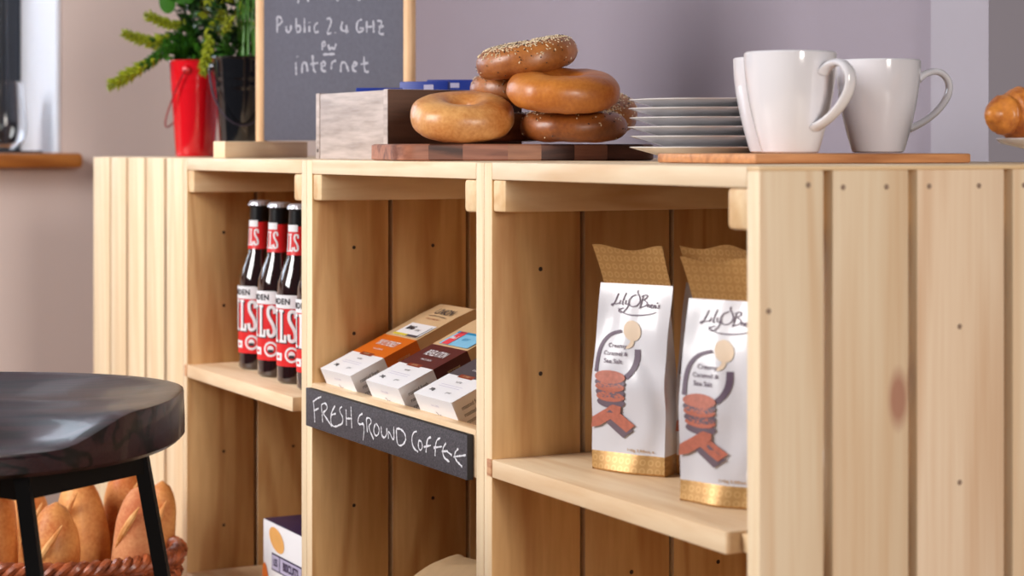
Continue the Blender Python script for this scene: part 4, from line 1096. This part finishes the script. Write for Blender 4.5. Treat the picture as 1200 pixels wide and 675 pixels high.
def red_plants(c, depth, h):
    g = img_local(c, depth); out = []
    stems = [([(228, 76, 0), (205, 50, -.02), (175, 74, -.03), (127, 102, -.05)], .0100), ([(226, 76, 0.01), (212, 36, 0), (180, 52, -.01), (144, 39, -.02)], .0100),
             ([(232, 74, 0), (225, 30, -.01), (200, 30, -.02), (169, 17, -.03)], .0085), ([(235, 74, -.01), (262, 10, -.03), (250, 35, -.05), (238, 88, -.06)], .0100),
             ([(220, 76, 0.02), (196, 50, 0), (188, 58, 0.02), (170, 46, 0.03)], .0085), ([(236, 74, 0.02), (245, 40, 0.02), (238, 10, 0.03), (222, -20, 0.03)], .0085)]
    for i, (pts, r) in enumerate(stems):
        mb = MB(); spiky(mb, [g(*p) for p in pts], r, i + 1, 0.45); out.append(('leafy_stem', mb))
    mb = MB()
    blob_leaves(mb, g(226, 62), 0.032, 0.026, 0.018, 120, 0.016, 3, [M['leaf'], M['leaf_dark'], M['leaf']])
    blob_leaves(mb, g(236, 20), 0.034, 0.03, 0.030, 200, 0.018, 5, [M['leaf_dark'], M['leaf'], M['leaf_dark']])
    out.append(('leaf_cluster', mb))
    mb = MB()
    for k, (px, py, rx) in enumerate(((196, 3, 0.018), (214, -4, 0.018), (205, -14, 0.02))):
        p = g(px, py, -.02); vs, fs = ellipse2d(0, 0, rx * 0.7, rx, 0.3 + k)
        mb.add([Vector((p.x + x, p.y + y * 0.5 + 4 * x * x, p.z + y)) for x, y in vs], fs, M['leaf'], True)
        mb.tube([g(228, 70), g(222, 30), p], 0.0012, M['leaf_dark'], n=5)
    out.append(('round_leaf', mb))
    return out
def black_plants(c, depth, h):
    g = img_local(c, depth); out = []; mb = MB(); rnd = random.Random(4)
    blob_leaves(mb, g(282, 55), 0.038, 0.03, 0.022, 200, 0.018, 8, [M['leaf_dark'], M['leaf_dark'], M['leaf']])
    blob_leaves(mb, g(272, 18), 0.040, 0.034, 0.034, 260, 0.018, 9, [M['leaf_dark'], M['leaf_dark'], M['leaf_tip']])
    out.append(('leaf_cluster', mb)); mb = MB()
    for k in range(16):
        px = rnd.uniform(280, 300); top = rnd.uniform(-40, 0); lean = rnd.uniform(-12, 12)
        a, b, e = g(px, 70, rnd.uniform(-.045, 0.0)), g(px + lean * .3, 30, -.04), g(px + lean, top, -.045)
        P = [Vector(p) for p in smooth_path([tuple(a), tuple(b), tuple(e)], 2)]
        vs = []; n = len(P)
        for i, p in enumerate(P): w = 0.0019 * (1 - 0.8 * i / n); vs += [p + Vector((-w, 0, 0)), p + Vector((0, 0.0006, 0)), p + Vector((w, 0, 0))]
        mb.add(vs, [f for i in range(n - 1) for f in ([3 * i, 3 * i + 1, 3 * i + 4, 3 * i + 3], [3 * i + 1, 3 * i + 2, 3 * i + 5, 3 * i + 4])], M['grass'], True)
    out.append(('grass_blades', mb))
    mb = MB(); spiky(mb, [g(270, 66, -.03), g(262, 45, -.04), g(268, 20, -.05), g(275, 22, -.05)], 0.007, 31, 0.5); out.append(('leafy_stem', mb))
    return out
pot('leafy plant in a glossy red metal bucket with wire handle', 229, 3.02, 0.0402, 0.0300, 0.1485, M['red_paint'], M['red_wire'], -1.75, red_plants, 'a')
pot('grassy plant in a glossy black metal bucket behind the chalkboard frame', 284.5, 2.92, 0.0455, 0.0325, 0.1495, M['black_paint'], M['wire'], 0.15, black_plants, 'b')

# ------------------------------------------------------------------ croissant on a raised plate (right edge)
pcx = lz(*pz(1268, 1.72)); 
ps = thing('cake_plate', 'white footed plate at the right edge holding a croissant', 'plate', (pcx.x, pcx.y, H + 0.0002))
prof = [(0, 0.001), (0.040, 0.0), (0.041, 0.003), (0.022, 0.006), (0.020, 0.0085), (0.045, 0.0115), (0.070, 0.0175), (0.0745, 0.0215), (0.0735, 0.0222), (0.066, 0.0195), (0.045, 0.0150), (0, 0.0140)]
MB().lathe(prof, M['plate'], n=72, cap=False).build('dish', ps)
cr_loc = lz(*pz(1236, 1.70), H + 0.0215)
cr = thing('croissant', 'golden brown croissant on the white plate at the right edge', 'croissant', cr_loc, AR)
mb = MB(); n = 24; ns = 90; vs = []
for i in range(ns + 1):
    t = i / ns * 2 - 1; a = t * 1.25
    cx = 0.062 * math.sin(a); cy = 0.030 * (1 - math.cos(a)) * -1.0 + 0.01
    ridge = abs(math.sin(t * PI * 3.5)) ** 0.5
    r = (0.027 * (1 - abs(t) ** 2.2) + 0.003) * (0.78 + 0.24 * ridge)
    if abs(t) > 0.985: r *= 0.5
    d = Vector((math.cos(a) * 0.062, -0.030 * math.sin(a), 0)).normalized(); nr = Vector((-d.y, d.x, 0))
    for k in range(n):
        b = 2 * PI * k / n; rr = r * (1 + 0.10 * noise.noise(Vector((t * 18, b * 3, 2))))
        vs.append(Vector((cx, cy, 0)) + nr * math.cos(b) * rr + Vector((0, 0, max(0.0, 0.021 + math.sin(b) * rr * 0.92))))
mb.add(vs, [[i * n + k, i * n + (k + 1) % n, (i + 1) * n + (k + 1) % n, (i + 1) * n + k] for i in range(ns) for k in range(n)] + [list(range(n)), [ns * n + k for k in range(n)]], M['croissant'], True)
mb.build('pastry', cr)

# ------------------------------------------------------------------ tumbler on the sill
gp = on_plane(4, 176, Vector((WX - 0.02, 0, 0)), Vector((1, 0, 0)))
co = MB().lathe([(0, 0), (0.052, 0), (0.053, 0.002), (0.052, 0.004), (0, 0.004)], M['ink'], n=48, cap=False).build('coaster', loc=(gp.x, gp.y + 0.018, 0.9043))
tag(co, 'flat dark coaster under the stemless glass on the windowsill', 'coaster')
gl = thing('stemless_glass', 'clear stemless wine glass on the windowsill', 'glass', (gp.x, gp.y, 0.9087))
oo = [(0.0, 0.0), (0.022, 0.0), (0.034, 0.010), (0.0415, 0.028), (0.0435, 0.048), (0.0400, 0.080), (0.0350, 0.124)]
oo2 = [tuple(p) for p in smooth_path(oo[1:], 2)]
inn = [(max(0.0, r - 0.0014), z + 0.002) for r, z in oo2][::-1]
MB().lathe([(0, 0)] + oo2 + inn + [(0, 0.0035)], M['glass'], n=56, cap=False).build('bowl', gl)

# ------------------------------------------------------------------ stool
SC = Vector((-0.545, 1.83))       # lat, depth of the seat centre
ZS = CAM.z - 0.2295                # rim height
org = lz(SC.x, SC.y, 0)
stl = thing('bar_stool', 'dark stained wooden stool with scooped seat and black metal frame', 'stool', org, AR)
def seat_r(a):                    # outline in the (right, away) frame
    ca, sa = math.cos(a), math.sin(a)
    p = 2.35; return 1.0 / ((abs(ca) / 0.232) ** p + (abs(sa) / (0.236 if sa < 0 else 0.185)) ** p) ** (1 / p)
def smooth(a, b, x):
    t = min(1, max(0, (x - a) / (b - a))); return t * t * (3 - 2 * t)
def seat_z(x, y):
    r = math.hypot(x, y); a = math.degrees(math.atan2(y, x)); k = r / seat_r(math.radians(a))
    dish = -0.011 * (1 - k ** 4)
    win = (1 - smooth(-50, -27, a)) * smooth(-158, -135, a) if a < 0 else 0
    front = -0.024 * smooth(-0.01, 0.20, -y) * win * smooth(0.25, 0.8, k)
    ridge = 0.004 * math.exp(-((y + 0.005) / 0.022) ** 2) * (1 - k ** 2)
    return dish + front + ridge
mb = MB(); na, nr = 120, 24; vs = [Vector((0, 0, seat_z(0, 0)))]
for j in range(1, nr + 1):
    for i in range(na):
        a = 2 * PI * i / na; r = seat_r(a) * j / nr; x, y = r * math.cos(a), r * math.sin(a); z = seat_z(x, y) - (0.0025 if j == nr else 0)
        vs.append(Vector((x, y, z)))
fs = [[0, 1 + i, 1 + (i + 1) % na] for i in range(na)]
for j in range(nr - 1):
    for i in range(na):
        k = (i + 1) % na; fs.append([1 + j * na + i, 1 + (j + 1) * na + i, 1 + (j + 1) * na + k, 1 + j * na + k])
b0 = 1 + (nr - 1) * na
edge = [(1.002, -0.003), (1.006, -0.030), (1.006, -0.043), (0.992, -0.0465)]
for q, (kk, dz) in enumerate(edge):
    for i in range(na):
        a = 2 * PI * i / na; r = seat_r(a) * kk; x, y = r * math.cos(a), r * math.sin(a)
        z = min(dz, seat_z(x, y) - 0.005) if q < 2 else dz
        vs.append(Vector((x, y, z)))
for q in range(len(edge)):
    for i in range(na):
        k = (i + 1) % na; a_ = b0 + q * na; b_ = b0 + (q + 1) * na; fs.append([a_ + i, b_ + i, b_ + k, a_ + k])
fs.append([b0 + len(edge) * na + i for i in range(na)][::-1])
mb.add([v + Vector((0, 0, ZS)) for v in vs], fs, M['stoolwood'], True)
mb.build('seat', stl)
zu = ZS - 0.0470                 # underside
def Lc(px, d): return Vector(((px - 600) / FPX * d - SC.x, d - SC.y, 0))
n1 = Lc(26, 1.655); n2 = Lc(164, 1.79)
# legs: near right, far right and their mirrored partners
c0 = Vector((0, 0, 0))
m1 = Vector((-n2.x - 0.00, -n2.y - 0.0, 0)); m2 = Vector((-n1.x, -n1.y, 0))
tops = [n1, n2, m2, m1]
outd = [Vector((0.155, -0.10, -1)), Vector((0.175, 0.02, -1)), Vector((-0.10, 0.12, -1)), Vector((-0.17, 0.0, -1))]
feet = []
for t, d in zip(tops, outd):
    a = t + Vector((0, 0, zu - 0.002)); b = t + d * (zu - 0.004) + Vector((0, 0, zu)) ; b.z = 0.004
    MB().tube([a, b], 0.0088, M['black_metal'], n=4, square=True, smooth=False).build('leg', stl); feet.append(b)
for i in range(4):
    a, b = tops[i], tops[(i + 1) % 4]
    z1 = zu - 0.0115
    ab = (b - a).normalized(); pr_n = Vector((-ab.y, ab.x, 0))
    bar = MB(); hw = 0.007
    vv = []
    for p in (a, b):
        for sx, sz in ((-1, -1), (1, -1), (1, 1), (-1, 1)): vv.append(p + pr_n * hw * sx + Vector((0, 0, z1 + 0.0110 * sz)))
    bar.add(vv, [[0, 1, 2, 3], [4, 5, 6, 7], [0, 1, 5, 4], [1, 2, 6, 5], [2, 3, 7, 6], [3, 0, 4, 7]], M['black_metal']); bar.build('seat_rail', stl)
    ft = [tops[q] + (feet[q] - tops[q] - Vector((0, 0, 0))) * 0.6 for q in (i, (i + 1) % 4)]
    f0, f1 = [tops[q].lerp(Vector((feet[q].x, feet[q].y, 0)), 0.62) + Vector((0, 0, zu * 0.38)) for q in (i, (i + 1) % 4)]
    MB().tube([f0, f1], 0.007, M['black_metal'], n=8).build('footrest_bar', stl)

# ------------------------------------------------------------------ bread basket
BC = lz(*pz(62, 2.46)); RIM = CAM.z - 0.505
bk = thing('wicker_basket', 'oval woven wicker basket on the floor holding upright baguettes', 'basket', (BC.x, BC.y, 0), AR)
def oval(a, k): return Vector((0.160 * k * math.cos(a), 0.118 * k * math.sin(a), 0))
wv = MB(); rows = 26; ns = 132; stakes = 33
for j in range(rows):
    z = 0.012 + (RIM - 0.03) * j / (rows - 1); k = 0.80 + 0.17 * j / (rows - 1)
    P = []
    for i in range(ns + 1):
        a = 2 * PI * i / ns; w = 0.0035 * math.cos(stakes * a / 1.0 * 1 + (PI if j % 2 else 0)); P.append(oval(a, k + w / 0.14) + Vector((0, 0, z)))
    wv.tube(P, 0.0068, M['wicker'], n=6, cap=False)
wv.build('woven_wall', bk)
sk = MB()
for i in range(stakes):
    a = 2 * PI * (i + 0.5) / stakes; sk.tube([oval(a, 0.80) + Vector((0, 0, 0.004)), oval(a, 0.97) + Vector((0, 0, RIM - 0.012))], 0.0035, M['wicker'], n=6)
sk.build('stakes', bk)
rm = MB()
for s in range(3):
    P = []
    for i in range(181):
        a = 2 * PI * i / 180; ph = a * 22 + s * 2 * PI / 3; P.append(oval(a, 0.985 + 0.045 * math.cos(ph)) + Vector((0, 0, RIM - 0.006 + 0.0065 * math.sin(ph))))
    rm.tube(P, 0.0052, M['wicker'], n=7, cap=False)
rm.build('braided_rim', bk)
MB().lathe([(0, 0.006), (0.118, 0.006), (0.118, 0.014), (0, 0.014)], M['wicker'], n=48, cap=False, sx=1.05, sy=0.78).build('basket_base', bk)
def baguette(label, px, d, top_py, r, leanx, leany, mat, seed, tipk=1.0, slash=True):
    """upright loaf; px = column of its axis at the rim, d its depth"""
    ztop = CAM.z - (top_py - HY) / FPX * d
    p = lz(*pz(px, d), RIM); zbm = 0.022
    Lh = ztop - RIM
    base = p - (R * leanx + F * leany) * (RIM - zbm); base.z = zbm
    base = Vector((BC.x, BC.y, 0)) + (Vector((base.x, base.y, 0)) - Vector((BC.x, BC.y, 0))) ; base.z = zbm
    top = p + (R * leanx + F * leany) * Lh; top.z = ztop
    root = thing('baguette', label, 'baguette', base, 0, 'baguettes standing in the wicker basket')
    ax_ = (top - base); Ln = ax_.length; ax_.normalize()
    s1 = ax_.cross(F).normalized(); s2 = ax_.cross(s1)
    mb = MB(); n = 28; m = 60; vs = []
    for j in range(m + 1):
        t = j / m; s = t * Ln; e = min(s, Ln - s)
        rr = r * min(1, (1 - (1 - min(1, e / (r * 2.3 * tipk))) ** 2.0) ** 0.55 + 0.02)
        for k in range(n):
            a = 2 * PI * k / n
            kk = 1 + 0.06 * noise.noise(Vector((math.cos(a) * 1.5, math.sin(a) * 1.5, s * 14 + seed * 7)))
            if slash: kk -= 0.10 * max(0, math.sin(s * 42 + a * 1.2 + seed)) ** 6 * max(0, math.cos(a - PI / 2 * 3.2 + seed * 0.4))
            vs.append(ax_ * s + (s1 * math.cos(a) + s2 * math.sin(a)) * rr * kk)
    fs = [[j * n + k, j * n + (k + 1) % n, (j + 1) * n + (k + 1) % n, (j + 1) * n + k] for j in range(m) for k in range(n)]
    mb.add(vs, fs + [list(range(n))[::-1], [m * n + k for k in range(n)]], mat, True)
    mb.build('crust', root)
    if slash:
        sm = MB()
        fv = -F
        for q in range(2):
            s = Ln - 0.05 - q * 0.075; cc = ax_ * s
            pts = []
            for i in range(9):
                t = i / 8 - 0.5; ang = t * 1.0 + (seed % 3 - 1) * 0.35
                side = (ax_.cross(fv)).normalized(); pts.append(cc + ax_ * t * 0.055 + (fv * math.cos(ang) + side * math.sin(ang)) * (r * 0.99))
            sm.tube(pts, [0.0008 + 0.0040 * math.sin(PI * i / 8) for i in range(9)], M['loaf_slash'], n=8)
        sm.build('slash', root)
    return root
baguette('baguette at the left edge of the basket, behind the stool leg', -8, 2.45, 548, 0.030, -0.05, 0.0, M['loaf'], 1)
baguette('dark baguette behind the short crusty one', 34, 2.56, 566, 0.028, 0.02, 0.0, M['loaf'], 2)
baguette('broad tall baguette in the middle of the basket', 96, 2.50, 552, 0.036, -0.06, 0.0, M['loaf'], 3, 1.3)
baguette('short crusty baguette at the front left of the basket', 62, 2.405, 588, 0.033, 0.06, -0.0, M['loaf'], 4, 1.0)
baguette('tall straight baguette at the back, right of the middle', 146, 2.55, 541, 0.027, 0.02, 0.0, M['loaf'], 5)
baguette('floury pinkish baguette at the right, leaning right', 157, 2.42, 568, 0.027, 0.12, 0.0, M['loaf_pale'], 6)
baguette('baguette at the right edge of the basket, leaning outwards', 186, 2.515, 563, 0.021, 0.06, 0.0, M['loaf'], 7)
